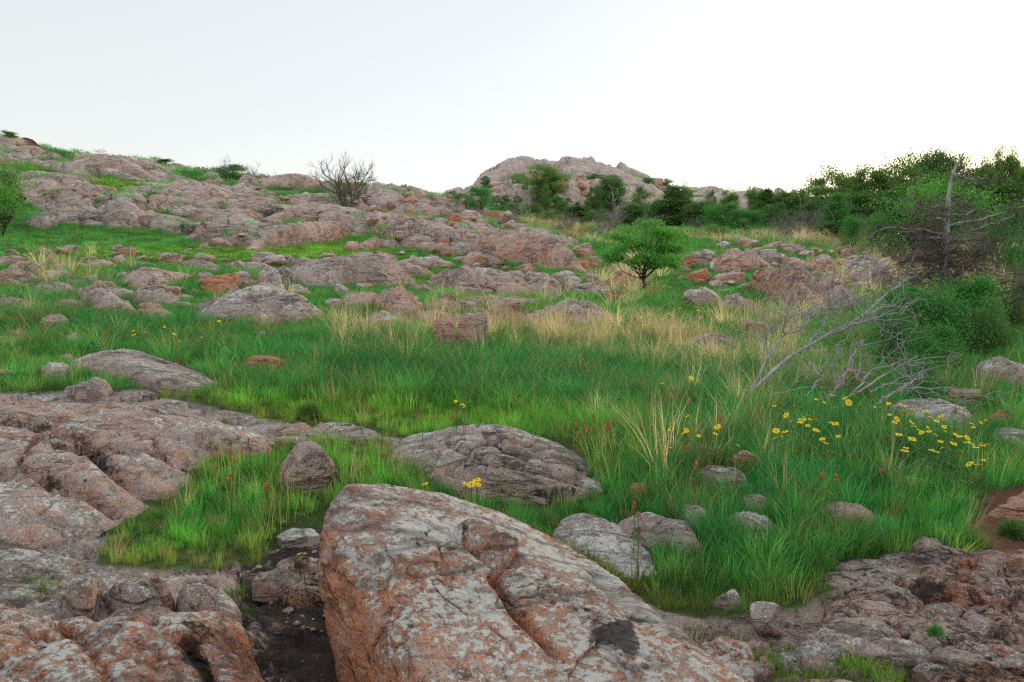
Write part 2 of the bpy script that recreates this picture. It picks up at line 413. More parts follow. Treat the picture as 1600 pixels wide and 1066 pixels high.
def bsdf_out(g, col, rough, hgt=None, bdist=.02, bstr=.7, spec=.3):
    b = g.n('ShaderNodeBsdfPrincipled'); g.put(b.inputs['Roughness'], rough)
    b.inputs['Specular IOR Level'].default_value = spec
    g.l(col, b.inputs['Base Color'])
    if hgt is not None:
        bp = g.n('ShaderNodeBump'); bp.inputs['Strength'].default_value = bstr; bp.inputs['Distance'].default_value = bdist
        g.l(hgt, bp.inputs['Height']); g.l(bp.outputs[0], b.inputs['Normal'])
    o = g.n('ShaderNodeOutputMaterial'); g.l(b.outputs[0], o.inputs['Surface'])
m_rock, _n = new_mat('lichened_granite'); g = NT(_n)
oi = g.n('ShaderNodeObjectInfo'); sc_ = g.n('ShaderNodeSeparateColor'); g.l(oi.outputs['Color'], sc_.inputs[0])
c, hgt = rock_color(g, sc_.outputs[0], sc_.outputs[1], sc_.outputs[2], g.attr('stain_shade').outputs['Fac'])
bsdf_out(g, c, .88, hgt, .06, 1.0)
# ground: turf, humus, red gravel or bare rock by surveyed zone
m_gr, _n = new_mat('hillside_ground'); g = NT(_n)
vr = g.n('ShaderNodeValue'); vr.outputs[0].default_value = .34
vl = g.n('ShaderNodeValue'); vl.outputs[0].default_value = .50
vd = g.n('ShaderNodeValue'); vd.outputs[0].default_value = .10
c, hgt = rock_color(g, vr.outputs[0], vl.outputs[0], vd.outputs[0], g.attr('wet').outputs['Fac'])
geo = g.n('ShaderNodeNewGeometry'); pos = geo.outputs['Position']
n1 = g.noise(pos, 3, 8, .65); n2 = g.noise(pos, 30, 6, .7); n3 = g.noise(pos, .35, 4, .6)
turf = g.mix(n1, (.06, .11, .03), (.15, .26, .06)); turf = g.mix(g.step(n2, .5, 5), turf, (.09, .065, .04))
turf = g.mix(g.step(n3, .5, 4), turf, (.07, .12, .03))
soilc = g.mix(n2, (.16, .075, .045), (.36, .19, .12))
c = g.mix(g.attr('soil').outputs['Fac'], g.mix(g.attr('rocky').outputs['Fac'], turf, c), soilc)
bsdf_out(g, c, .92, g.math('ADD', hgt, g.math('MULTIPLY', n2, .3)), .06, 1.0, .2)
def leaf_mat(name, dark, light, trans=.35, island=True, tint=False, hue=(.0, .0, .0)):
    m, _n = new_mat(name); g = NT(_n)
    geo = g.n('ShaderNodeNewGeometry')
    r = geo.outputs['Random Per Island']
    pos = geo.outputs['Position']
    col = g.mix(g.math('ADD', g.math('MULTIPLY', r, .6), g.math('MULTIPLY', g.noise(pos, 1.2, 3, .5), .4)), dark, light)
    if tint:
        a = g.n('ShaderNodeAttribute', attribute_type='INSTANCER', attribute_name='tint')
        tm = g.n('ShaderNodeMix', data_type='RGBA', blend_type='MULTIPLY'); tm.inputs[0].default_value = 1
        g.l(col, tm.inputs[6]); g.l(a.outputs['Color'], tm.inputs[7]); col = tm.outputs[2]
    d = g.n('ShaderNodeBsdfPrincipled'); d.inputs['Roughness'].default_value = .55; d.inputs['Specular IOR Level'].default_value = .25
    g.l(col, d.inputs['Base Color'])
    t = g.n('ShaderNodeBsdfTranslucent')
    tc_ = g.mix(.45, col, (.9, 1.0, .35), 'MULTIPLY'); g.l(g.mix(.5, col, tc_), t.inputs['Color'])
    ms = g.n('ShaderNodeMixShader'); ms.inputs[0].default_value = trans
    g.l(d.outputs[0], ms.inputs[1]); g.l(t.outputs[0], ms.inputs[2])
    o = g.n('ShaderNodeOutputMaterial'); g.l(ms.outputs[0], o.inputs['Surface'])
    return m
m_grass = leaf_mat('grass_blade', (.40, .48, .45), (1.25, 1.2, .95), .38, tint=True)
m_leaf = leaf_mat('oak_leaf', (.050, .20, .055), (.17, .48, .10), .4)
m_leafdk = leaf_mat('dark_evergreen_leaf', (.045, .125, .040), (.19, .36, .085), .35)
m_leafol = leaf_mat('olive_leaf', (.065, .165, .045), (.28, .45, .09), .4)
m_leafbr = leaf_mat('bright_green_leaf', (.065, .25, .040), (.24, .62, .10), .42)
def plain(name, a, b, scale=30, rough=.85, bump=.004, stretch=None):
    m, _n = new_mat(name); g = NT(_n)
    t = g.n('ShaderNodeTexCoord'); v = t.outputs['Object']
    if stretch:
        mp = g.n('ShaderNodeMapping'); mp.inputs['Scale'].default_value = stretch; g.l(v, mp.inputs[0]); v = mp.outputs[0]
    n1 = g.noise(v, scale, 6, .7)
    bsdf_out(g, g.mix(g.step(n1, .3, 2.5), a, b), rough, n1, bump, .8, .2)
    return m
m_bark = plain('dark_bark', (.035, .028, .022), (.12, .10, .08), 18, stretch=(1, 1, .25), bump=.02)
m_dead = plain('weathered_grey_wood', (.19, .175, .175), (.56, .52, .51), 14, stretch=(1, 1, .3), bump=.012)
m_deaddk = plain('dead_brown_twig', (.09, .07, .058), (.26, .21, .18), 14)
m_deadpale = plain('bare_grey_twig', (.17, .145, .14), (.38, .33, .32), 14)
m_yel = plain('yellow_petal', (.86, .60, .008), (.95, .78, .02), 60, .6)
m_eye = plain('daisy_centre', (.35, .14, .01), (.65, .32, .02), 200, .8)
m_red = plain('scarlet_bract', (.62, .06, .03), (.85, .20, .12), 60, .6)
m_sal = plain('salmon_bract', (.60, .20, .11), (.75, .34, .20), 60, .6)
m_stem = plain('green_stem', (.05, .12, .03), (.12, .22, .06), 60, .6)
# ================================================================== GROUND SHEET
def build_ground():
    thf = np.degrees(np.arctan(np.linspace(-1.0, 1.0, 760)))
    th = np.concatenate([np.linspace(-180, -46, 46), thf, np.linspace(46, 180, 46)[:-1]])
    Dn = np.concatenate([[0.05, .5, 1.0], np.exp(np.linspace(math.log(1.4), math.log(12), 330)),
                         np.exp(np.linspace(math.log(12.15), math.log(62), 300)), np.exp(np.linspace(math.log(63), math.log(190), 130)),
                         np.exp(np.linspace(math.log(200), math.log(5000), 26))])
    T, DD = np.meshgrid(np.radians(th), Dn)
    R = DD/np.maximum(np.cos(T), .6)
    x = (R*np.sin(T)).ravel(); y = (R*np.cos(T)).ravel()
    z, D, px, py, rock, soil, hol = ground(x, y, True)
    def soft(a, k=2):
        A = a.reshape(len(Dn), len(th)).copy()
        for _ in range(k):
            A = (A+np.roll(A, 1, 0)+np.roll(A, -1, 0)+np.roll(A, 1, 1)+np.roll(A, -1, 1))/5
        return A.ravel()
    z0 = base_z(x, y)[0]+relief(x, y, D, np.zeros(len(x)))-.06*hol
    jo = JOINT[0]; jf = JOINTF[0]; sm = soft(rock, 14); z = z0+(z-z0)*sstep(.30, 1, sm)
    z = z+.06*hol-.06*soft(hol, 12)
    V = np.column_stack([x, y, z])
    me = mesh_arrays('ground', V, [grid_faces(len(Dn), len(th), True)[:, ::-1]], m_gr)
    attr(me, 'rocky', soft(np.maximum(rock, 0))); attr(me, 'soil', soft(soil)); jd = np.zeros(len(x)); m_, v_ = jo; jd[m_] = v_; m_, v_ = jf; jd[m_] = v_*.7
    attr(me, 'wet', np.clip(soft(hol)*.62 + WET(px, py, D) + .55*jd, 0, 1))  # besides damp places, darkens the joints: crevice shade and dirt put into the colour
    o = link('ground', me); tag(o, kind='structure')
    return o
WETS = [(330, 358, 38, 14), (690, 345, 12, 10), (420, 345, 60, 5), (470, 900, 90, 60), (505, 990, 80, 90), (1420, 1000, 160, 18), (1480, 960, 120, 10), (300, 372, 30, 8), (1450, 985, 260, 90)]
def WET(px, py, D):
    r = np.zeros(px.shape)
    for a, b, u, v in WETS:
        r = np.maximum(r, .42*np.exp(-(((px-a)/u)**2+((py-b)/v)**2)**1.5))
    return r
build_ground()

# ================================================================== LOW SLABS, from their outlines
FOOT = []          # plan polygons of rocks, for keeping the grass off them
CARVES = []        # (polyline, width px, depth m)
def carve(px, py, disp, which):
    for nm, line, wd, dp in CARVES:
        if nm != which: continue
        best = np.full(px.shape, 1e9)
        for k in range(len(line)-1):
            ax, ay = line[k]; bx, by = line[k+1]
            t = np.clip(((px-ax)*(bx-ax)+(py-ay)*(by-ay))/((bx-ax)**2+(by-ay)**2), 0, 1)
            best = np.minimum(best, np.hypot(px-ax-t*(bx-ax), py-ay-t*(by-ay)))
        disp = disp - (.75 if which == 'LL' else 1.6 if which == 'FL' else 1.5)*dp*np.exp(-(best/wd)**2)
    return disp
STAINS = {}
def stain_at(px, py, which, jit):
    s = np.zeros(px.shape)
    for a, b, u, v, k in STAINS.get(which, []):
        q = ((px-a)/u)**2+((py-b)/v)**2
        s = s + .8*k*np.exp(-(q*(1+2.6*jit))**1.2)
    return s
def slab(name, label, cat, outline, H, kind, seed=0, res=1.0, key=None, joints=.5, tilt=0.0, group=None, rim=3.2):
    """A bedrock slab or low rock: closed outline taken from the survey, domed top, skirt going into the ground."""
    P = np.array(outline, float); ys = P[:, 1]; y0, y1 = ys.max(), ys.min()
    W = []
    for (a, b) in P:
        v = (y0-b)/max(y0-y1, 1)
        W.append(hit(a, b, H*.75*v**1.2))
    W = np.array(W)[:, :2]
    n = len(W)
    # centripetal resample and round the corners
    cl = np.vstack([W, W[:1]]); s = np.concatenate([[0], np.cumsum(np.hypot(*np.diff(cl, axis=0).T))])
    M = 240
    t = np.linspace(0, s[-1], M, endpoint=False)
    bx = np.interp(t, s, cl[:, 0]); by = np.interp(t, s, cl[:, 1])
    for _ in range(5):
        bx = (np.roll(bx, 1)+bx+np.roll(bx, -1))/3; by = (np.roll(by, 1)+by+np.roll(by, -1))/3
    size = s[-1]/3.2
    c0 = np.array([bx.mean(), by.mean()])
    dist = max(c0[1], 1)
    pxw = max(P[:, 0].max()-P[:, 0].min(), 10)
    nr = int(np.clip(pxw/5*res, 10, 130)); na = int(np.clip(pxw*.9*res, 40, 460))
    ang = np.linspace(0, M, na, endpoint=False)
    ox = np.interp(ang, np.arange(M+1), np.append(bx, bx[0])); oy = np.interp(ang, np.arange(M+1), np.append(by, by[0]))
    wob = 1+.05*fbm(np.column_stack([ox, oy])/size, 6, 4, .6, seed)
    ox = c0[0]+(ox-c0[0])*wob; oy = c0[1]+(oy-c0[1])*wob
    sr = np.concatenate([np.linspace(0.004, .8, nr), 1-(1-np.linspace(.8, 1, max(nr//3, 5))[1:])**1.0, [1.02, 1.03]])
    S, A = np.meshgrid(sr, np.arange(na), indexing='ij')
    X = (c0[0]+(ox[A]-c0[0])*S).ravel(); Y = (c0[1]+(oy[A]-c0[1])*S).ravel(); S = S.ravel()
    g0 = soft_ground(X, Y)
    Q = np.column_stack([X, Y])/size
    dome = H*np.maximum(1-np.minimum(S, 1)**rim, 0)**.7
    dome = dome*(1+.40*fbm(Q, 1.8, 3, .5, seed+3)) + (S < 1)*H*.3*fbm(Q, 5, 4, .55, seed+5)*(1-S**4)
    # joints: pillowed blocks separated by narrow clefts
    if joints > 0:
        wx = Q[:, 0]+.12*fbm(Q, 4, 3, .5, seed); wy = Q[:, 1]+.12*fbm(Q, 4, 3, .5, seed+1)
        an = math.radians(rng.uniform(10, 40)); rx = wx*math.cos(an)+wy*math.sin(an); ry = -wx*math.sin(an)+wy*math.cos(an)
        f1, f2, cc, ta = worley(rx*2.2+seed, ry*4.0, seed); h1, h2, c2, tb = worley(rx*6+seed, ry*9, seed+1)
        dome += (S < 1)*(1-S**6)*joints*H*(.5*(cc-.5)+1.0*ta+.4*np.clip((f2-f1)*7, 0, 1)**.5-.4 + .2*(c2-.5)+.4*tb+.15*np.clip((h2-h1)*6, 0, 1)**.5)
    dome += (S < 1)*np.minimum(.02, H*.12)*fbm(np.column_stack([X, Y]), 9 if dist < 9 else 4, 4, .6, seed+9)
    WP = np.column_stack([X, Y]); cr1 = np.abs(fbm(WP, 1.6 if dist < 9 else .5, 4, .55, seed+31)); cr2 = np.abs(fbm(WP, 4.5 if dist < 9 else 1.5, 3, .5, seed+32))
    crease = np.maximum(np.exp(-(cr1/.035)**1.2), .30*np.exp(-(cr2/.03)**1.2))
    tt = (X*.55+Y*.8)*(4.5 if dist < 9 else 1.5)+2.0*fbm(WP, .8, 3, .5, seed+40); fr_ = tt-np.floor(tt)
    dome += (S < 1)*(1-S**6)*(min(.020, H*.3)*(np.floor(tt)+sstep(.80, 1, fr_)-tt)*sstep(-.25, .15, fbm(WP, .9, 2, .5, seed+41)))
    dome += (S < 1)*min(.035, H*.3)*(-.8*crease)
    Z = g0+dome-.02-.12*H
    Z = np.where(S > 1.0, g0-.10-.35*H, Z)
    V = np.column_stack([X, Y, Z])
    px, py = to_px(V)
    jit = fbm(np.column_stack([X, Y]), 9, 4, .6, 77)
    if key:
        dz = carve(px+14*jit, py+14*jit, np.zeros(len(X)), key); V[:, 2] += np.where(S < 1, dz, 0); crease = crease+np.clip(-dz/.045, 0, 1)*1.1
    base = V[:, :].copy()
    org = np.array([c0[0], c0[1], soft_ground(*c0)[0]])
    V = V-org
    me = mesh_arrays(name, V, [grid_faces(len(sr), na, True)[:, ::-1]], m_rock)
    attr(me, 'stain_shade', (stain_at(px, py, key, jit) if key else 0)+.34*crease)  # creases and carved cracks carry painted shade along with dirt
    o = link(name, me, loc=org, color=KINDS[kind]); tag(o, label, cat, group)
    FOOT.append((np.column_stack([bx, by]), org[1]))
    return o
def rock2(name, label, cat, outline, kind, seed=0, joints=.35, depth=.6, group=None, key=None, sub=1.0, edge=3.4):
    """Rock whose foot line and skyline both come from its surveyed outline; it runs back into the slope by depth x its width."""
    P = np.array(outline, float); x0, x1 = P[:, 0].min(), P[:, 0].max(); M = 15
    cols = np.linspace(x0+.01, x1-.01, M); top = np.zeros(M); bot = np.zeros(M); n = len(P)
    for i, c_ in enumerate(cols):
        ys = []
        for k in range(n):
            (ax, ay), (bx_, by_) = P[k], P[(k+1) % n]
            if (ax-c_)*(bx_-c_) <= 0 and ax != bx_: ys.append(ay+(by_-ay)*(c_-ax)/(bx_-ax))
        top[i] = min(ys); bot[i] = max(ys)
    ym = np.median(bot)
    lift = min(.07, .010*hit(cols[M//2], bot[M//2])[1]) if bot[M//2] > 395 else 0.0
    Yf = np.array([hit(a, b, lift)[1] for a, b in zip(cols, bot)]); Ymed = np.median(Yf)
    Yf = np.clip(Yf, Ymed*.86, Ymed*1.16)
    for _ in range(2): Yf[1:-1] = (Yf[:-2]+Yf[1:-1]*2+Yf[2:])/4
    Wd = (x1-x0)/F*Ymed; u = np.linspace(0, 1, M); dep = depth*Wd*np.sqrt(np.maximum(np.sin(np.pi*u), 0.0))
    Xf = (cols-CX)/F*Yf
    Yc = Yf+dep*.45
    gx = soft_ground(Xf*Yc/Yf, Yc)
    Hl = np.array([at_y(c_, t_-1, y_)[2] for c_, t_, y_ in zip(cols, top, Yc)])-gx
    Hl = np.clip(Hl, .02*Wd, .8*Wd+.1); Hl[1:-1] = (Hl[:-2]+2*Hl[1:-1]+Hl[2:])/4
    fx = np.concatenate([Xf, (Xf*(Yf+dep)/Yf)[::-1]]); fy = np.concatenate([Yf, (Yf+dep)[::-1]])
    cl = np.vstack([np.column_stack([fx, fy]), [[fx[0], fy[0]]]]); s = np.concatenate([[0], np.cumsum(np.hypot(*np.diff(cl, axis=0).T))])
    t = np.linspace(0, s[-1], 240, endpoint=False); bx = np.interp(t, s, cl[:, 0]); by = np.interp(t, s, cl[:, 1])
    for _ in range(4):
        bx = (np.roll(bx, 1)+bx+np.roll(bx, -1))/3; by = (np.roll(by, 1)+by+np.roll(by, -1))/3
    c0 = np.array([bx.mean(), by.mean()]); pxw = x1-x0
    nr = int(np.clip(pxw/3.5*sub, 9, 80)); na = int(np.clip(pxw*1.3*sub, 36, 400))
    ang = np.linspace(0, 240, na, endpoint=False)
    ox = np.interp(ang, np.arange(241), np.append(bx, bx[0])); oy = np.interp(ang, np.arange(241), np.append(by, by[0]))
    sr = np.concatenate([np.linspace(.01, .75, nr), 1-.25*(1-np.linspace(0, 1, max(nr//2, 6))[1:])**1.6, [1.02]])
    S, A = np.meshgrid(sr, np.arange(na), indexing='ij')
    X = (c0[0]+(ox[A]-c0[0])*S).ravel(); Y = (c0[1]+(oy[A]-c0[1])*S).ravel(); S = S.ravel()
    Q = np.column_stack([X, Y])/Wd
    g0 = soft_ground(X, Y)
    pxv = CX+F*X/Y
    H_ = np.interp(pxv, cols, Hl); yf = np.interp(pxv, cols, Yf); dd = np.interp(pxv, cols, dep)+.01
    back = np.clip((Y-yf)/dd, 0, 1)
    prof = np.maximum(1-np.minimum(S, 1)**edge, 0)**.62
    gf = np.interp(pxv, cols, gx)
    ztop = gf+H_*(1-.35*np.maximum(back-.5, 0)*2)
    Z = g0*(1-prof)+np.maximum(ztop, g0)*prof
    # facets and joints
    Z += (S < 1)*prof*H_*(.22*fbm(Q, 3, 3, .55, seed+3)+.10*fbm(Q, 10, 4, .6, seed+5))
    wx = Q[:, 0]+.10*fbm(Q, 4, 3, .5, seed); wy = Q[:, 1]+.10*fbm(Q, 4, 3, .5, seed+1)
    an = math.radians(rng.uniform(15, 40)); rx = wx*math.cos(an)+wy*math.sin(an); ry = -wx*math.sin(an)+wy*math.cos(an)
    f1, f2, cc, ta = worley(rx*3+seed, ry*6.0, seed); h1, h2, c2, tb = worley(rx*8+seed, ry*12, seed+1)
    Z += (S < 1)*prof*joints*np.minimum(H_, .35*Wd)*(.45*(cc-.5)+1.1*ta+.45*(np.clip((f2-f1)*7, 0, 1)**.5-1)+.18*(c2-.5)+.4*tb+.16*(np.clip((h2-h1)*6, 0, 1)**.5-1))
    X = X+(S < 1)*(1-prof)*.03*Wd*fbm(Q, 8, 3, .6, seed+11); Y = Y+(S < 1)*.03*Wd*fbm(Q, 8, 3, .6, seed+12)
    Z = np.where(S > 1, g0-.08-.1*H_, Z-.01)
    V = np.column_stack([X, Y, Z]); px, py = to_px(V); jit = fbm(V, 9, 4, .6, 77)
    if key: V[:, 2] += np.where(S < 1, carve(px+8*jit, py+8*jit, np.zeros(len(X)), key), 0)
    org = np.array([c0[0], c0[1], soft_ground(*c0)[0]])
    me = mesh_arrays(name, V-org, [grid_faces(len(sr), na, True)[:, ::-1]], m_rock)
    cleft = np.maximum(1-np.clip((f2-f1)*9, 0, 1), .6*(1-np.clip((h2-h1)*8, 0, 1)))
    attr(me, 'stain_shade', (stain_at(px, py, key, jit) if key else 0)+.32*cleft*min(joints*2, 1))  # clefts darkened in the colour, as shade and dirt together
    o = link(name, me, loc=org, color=KINDS[kind]); tag(o, label, cat, group)
    FOOT.append((np.column_stack([bx, by]), org[1]))
    return o
#            ruddy lichen dark
KINDS = {'warm': (.56, .56, .12), 'umber': (.62, .34, .60), 'ledge': (.52, .62, .10), 'hero': (.84, .86, .05), 'grey': (.22, .62, .08), 'pale': (.16, .95, .0), 'dark': (.32, .30, .55),
         'pink': (.46, .42, .12), 'orange': (1.0, .06, .02), 'hill': (.36, .50, .12), 'plum': (.32, .24, .34), 'soil': (.8, .0, .0)}

# ================================================================== BOULDERS, rounded from random facets
_ico = {}
def ico(n):
    if n not in _ico:
        bm = bmesh.new(); bmesh.ops.create_icosphere(bm, subdivisions=n, radius=1)
        me = bpy.data.meshes.new('t'); bm.to_mesh(me); bm.free()
        v = np.zeros(len(me.vertices)*3); me.vertices.foreach_get('co', v)
        f = np.zeros(len(me.polygons)*3, np.int32); me.polygons.foreach_get('vertices', f)
        ed = np.zeros(len(me.edges)*2, np.int32); me.edges.foreach_get('vertices', ed)
        bpy.data.meshes.remove(me)
        _ico[n] = (v.reshape(-1, 3), f.reshape(-1, 3), ed.reshape(-1, 2))
    return _ico[n]
def boulder_shape(n, seed, blocky=9, facets=11, rough=.09):
    d, f, ed = ico(n); r_ = np.random.default_rng(seed)
    nm = unit(r_.normal(size=(facets, 3))*np.array([1, 1, .9])); off = r_.uniform(.60, 1.0, facets)
    nm = np.vstack([nm, [[0, 0, 1], [0, 0, -1], [1, 0, 0], [-1, 0, 0], [0, 1, 0], [0, -1, 0]]]); off = np.append(off, [1, 1, 1, 1, 1, 1])
    t = np.maximum(d@nm.T/off, 0)
    blocky = blocky*1.7
    r = (t**blocky).sum(1)**(-1/blocky)
    V = d*r[:, None]
    V = V*(1+rough*fbm(V, 2.2, 4, .55, seed)+rough*.35*fbm(V, 8, 3, .6, seed+1))[:, None]
    V -= (V.max(0)+V.min(0))/2; V /= (V.max(0)-V.min(0))/2
    return V, f
def boulder(name, label, px, py, wpx, hpx, kind, seed, n=4, deep=.9, sink=.28, rot=None, blocky=9, cat='boulder', group=None, slump=0.0):
    """stands with its visible foot at pixel (px,py), wpx wide and hpx high as photographed"""
    lift = .045 if 395 < py < 900 and n > 3 else 0.0
    c = hit(px, py, lift); k = c[1]/F; c[2] = soft_ground(c[0], c[1])[0]
    W = wpx*k; Hh = hpx*k+lift
    V, f = boulder_shape(n, seed, blocky)
    a = rng.uniform(-.25, .25) if rot is None else rot
    V = V*np.array([W/2, W/2*deep, Hh/2/(1-sink)])
    ca, sa = math.cos(slump), math.sin(slump)
    V = np.column_stack([V[:, 0]*ca+V[:, 2]*sa, V[:, 1], -V[:, 0]*sa+V[:, 2]*ca])
    V += (.03*W*fbm(V/W, 9, 4, .6, seed+3))[:, None]*unit(V)
    if slump: V[:, 2] *= (Hh/(1-sink))/(V[:, 2].max()-V[:, 2].min())
    org = np.array([c[0], c[1]+W/2*deep*.62, 0]); g0 = soft_ground(org[0], org[1])[0]
    org[2] = c[2] + (Hh/2/(1-sink))*(1-2*sink)*1.0
    me = mesh_arrays(name, V, [f], m_rock); attr(me, 'stain_shade', np.zeros(len(V)))
    o = link(name, me, loc=(org[0], org[1], org[2]), color=KINDS[kind]); tag(o, label, cat, group)
    th = np.linspace(0, 2*np.pi, 14, endpoint=False)
    FOOT.append((np.column_stack([org[0]+W*.46*np.cos(th), org[1]+W*deep*.46*np.sin(th)]), org[1]))
    return o

# ---------------------------------------------------------------- the big foreground boulder (its own survey points)
CARVES += [
 ('hero', [(598,745),(606,765),(625,783),(650,800),(690,818),(722,840),(762,870),(785,880)], 5, .085),
 ('hero', [(640,775),(690,800),(735,822),(770,848),(812,866),(818,836)], 5, .018),
 ('hero', [(832,815),(818,836),(815,866),(790,884),(772,898),(792,930),(812,962),(850,1000),(880,1040)], 6, .09),
 ('hero', [(520,805),(580,800),(640,815),(700,850)], 8, .012),
 ('hero', [(905,860),(960,925),(1020,985),(1090,1050)], 8, .030),
 ('hero', [(940,1010),(915,1040),(905,1066)], 8, .035),
 ('hero', [(560,870),(600,960),(640,1060)], 14, .012),
 ('hero', [(860,900),(910,960),(960,1030),(1010,1066)], 6, .014)]
STAINS['hero'] = [(705,850,22,9,.8),(660,826,14,6,.7),(694,805,10,5,.7),(736,832,14,6,.7),(776,840,16,11,.8),(948,985,34,26,.85),(985,975,14,20,.6),(800,945,14,22,.7),
                  (825,975,24,14,.6),(985,1000,30,24,.6),(1010,940,26,12,.5),(1070,1010,30,12,.5),(905,930,26,16,.35),(520,900,10,30,.2)]
def hero():
    pts = [(545,757,2.85),(600,755,2.95),(700,770,2.98),(780,798,2.95),(818,826,2.92),(890,848,2.78),(960,905,2.5),(1040,960,2.3),(1100,1010,2.12),
           (1175,1066,1.95),(1230,1130,1.8),(510,790,2.65),(496,830,2.55),(570,792,2.6),(625,880,2.27),(660,960,2.02),(700,1066,1.77),(740,1200,1.5),
           (490,870,2.5),(505,920,2.36),(530,970,2.2),(562,1045,2.05),(610,1150,1.85),(800,930,2.42),(850,1066,1.9),(960,1150,1.7),(700,850,2.66),(1000,1020,2.1)]
    P = np.array([at_y(*p) for p in pts])
    lowp = []
    for a, b, Y in [(545,1000,2.35),(600,1120,2.0),(700,1250,1.7),(1150,1150,1.75),(1100,1100,2.15),(900,900,2.85),(700,830,3.1),(560,800,3.0)]:
        q = at_y(a, b, Y); q[2] = -.25; lowp.append(q)
    A = np.vstack([P, lowp])
    bm = bmesh.new(); [bm.verts.new(v) for v in A]; bm.verts.ensure_lookup_table()
    bmesh.ops.convex_hull(bm, input=bm.verts)
    bm.normal_update()
    c = A.mean(0)+np.array([0, 0, .03])
    nm = []; off = []
    for fa in bm.faces:
        n_ = np.array(fa.normal); o_ = n_@(np.array(fa.verts[0].co)-c)
        if o_ < 0: n_, o_ = -n_, -o_
        nm.append(n_); off.append(max(o_, .05))
    bm.free()
    d, f, ed = ico(8)
    r = np.full(len(d), 0.)
    for n_, o_ in zip(nm, off): r = np.maximum(r, d@n_/o_)
    V = d/r[:, None]
    deg = np.bincount(ed.ravel(), minlength=len(V)).astype(float)
    for _ in range(4):
        s = np.zeros_like(V)
        for k in range(3):
            s[:, k] = np.bincount(ed[:, 0], V[ed[:, 1], k], len(V))+np.bincount(ed[:, 1], V[ed[:, 0], k], len(V))
        V = .4*V+.6*s/deg[:, None]
    n_ = unit(V)
    disp = .035*fbm(V+c, 2.3, 3, .5, 41)+.022*fbm(V+c, 6, 4, .6, 42)-.020*np.abs(fbm(V+c, 3.4, 3, .5, 46))+.007*fbm(V+c, 26, 4, .65, 43)
    Vw = V+c
    px, py = to_px(Vw); jit = fbm(Vw, 9, 4, .6, 77)
    face = V@np.array([0, -.8, .6]) > -.15*np.linalg.norm(V, axis=1)
    dd = carve(px+16*jit, py+12*jit, np.zeros(len(V)), 'hero')
    cr = np.abs(fbm(Vw, 2.4, 4, .55, 91)); cre = np.exp(-(cr/.022)**1.3); disp = disp-.012*cre
    # the upper block stands a little proud of the main face
    blk = inpoly(px+8*jit, py+8*jit, [(608,740),(820,800),(830,840),(812,868),(770,862),(725,838),(680,810),(640,790)])
    disp = disp+np.where(face, dd, 0)+np.where(face & blk, .08, 0)
    V = V+n_*disp[:, None]
    me = mesh_arrays('boulder', V, [f], m_rock); attr(me, 'stain_shade', np.where(face, stain_at(px, py, 'hero', jit*.8), 0)+.28*cre)  # patches are lichen stains; crease lines add painted shade and dirt
    # raw orange flank below the lichen line
    o = link('boulder', me, loc=c, color=KINDS['hero'])
    tag(o, 'huge split boulder nearest the camera, orange flank and pale lichen on top', 'boulder')
    FOOT.append((A[[2, 3, 4, 5, 6, 7, 8, 9, 10, 17, 22, 21, 20, 18, 12, 11, 0], :2], 2.3))
hero()

# ---------------------------------------------------------------- foreground rock
CARVES += [
 ('FL', [(90,690),(140,700),(190,745),(260,790),(330,790),(390,775)], 8, .07),
 ('FL', [(0,655),(80,665),(150,700),(230,700),(290,720)], 7, .04),
 ('FL', [(0,740),(60,735),(120,760),(180,800)], 7, .05), ('FL', [(240,690),(270,720),(300,735)], 5, .03), ('FL', [(60,680),(30,720),(80,760),(150,775)], 6, .03),
 ('LL', [(230,960),(290,1000),(320,1040),(340,1080)], 9, .06), ('LL', [(0,930),(60,960),(130,1000),(170,1060)], 7, .03),
 ('LL', [(180,950),(120,985),(60,1000)], 6, .02), ('LL', [(330,930),(390,985),(440,1010)], 7, .03),
 ('F7', [(700,735),(740,745),(800,755),(860,770)], 6, .05), ('F7', [(700,690),(745,712),(800,725),(850,735),(905,752)], 5, .05),
 ('F7', [(760,682),(820,695),(870,712),(925,740)], 4, .03)]
STAINS['FL'] = [(120,650,120,14,.3),(330,790,60,12,.8),(150,705,60,8,.6),(300,735,35,10,.5),(20,700,40,20,.3)]
STAINS['LL'] = [(300,1000,20,40,.8),(320,1045,20,40,.9),(430,960,30,18,.4)]
STAINS['F7'] = [(765,728,42,9,.9),(870,772,40,14,.9),(840,760,30,8,.6)]
slab('rock_outcrop', 'broad cracked granite ledge on the left, its back edge against the short grass', 'rock outcrop',
     [(-200,640),(-40,612),(60,610),(130,616),(235,611),(262,626),(330,640),(400,650),(442,664),(436,682),(390,690),(330,690),(318,715),(300,745),(255,775),(215,800),(190,822),(120,845),(40,858),(-100,870),(-260,760)],
     .24, 'ledge', 3, 1.15, 'FL', .16, rim=4.5)
slab('rock_slab', 'smooth pale slab at the left edge between two warmer ledges', 'rock slab',
     [(-160,880),(-40,848),(60,846),(130,855),(150,872),(120,895),(60,905),(-30,915),(-150,930)], .12, 'pale', 5, .8, None, .1, rim=4)
slab('rock_outcrop', 'rough orange and grey ledge filling the lower left corner', 'rock outcrop',
     [(-260,1000),(-120,930),(-20,915),(60,935),(120,950),(190,945),(240,950),(320,930),(380,925),(392,955),(402,1000),(430,1040),(455,1075),(500,1180),(300,1300),(-100,1300),(-300,1180)],
     .20, 'hero', 11, 1.15, 'LL', .12, rim=5)
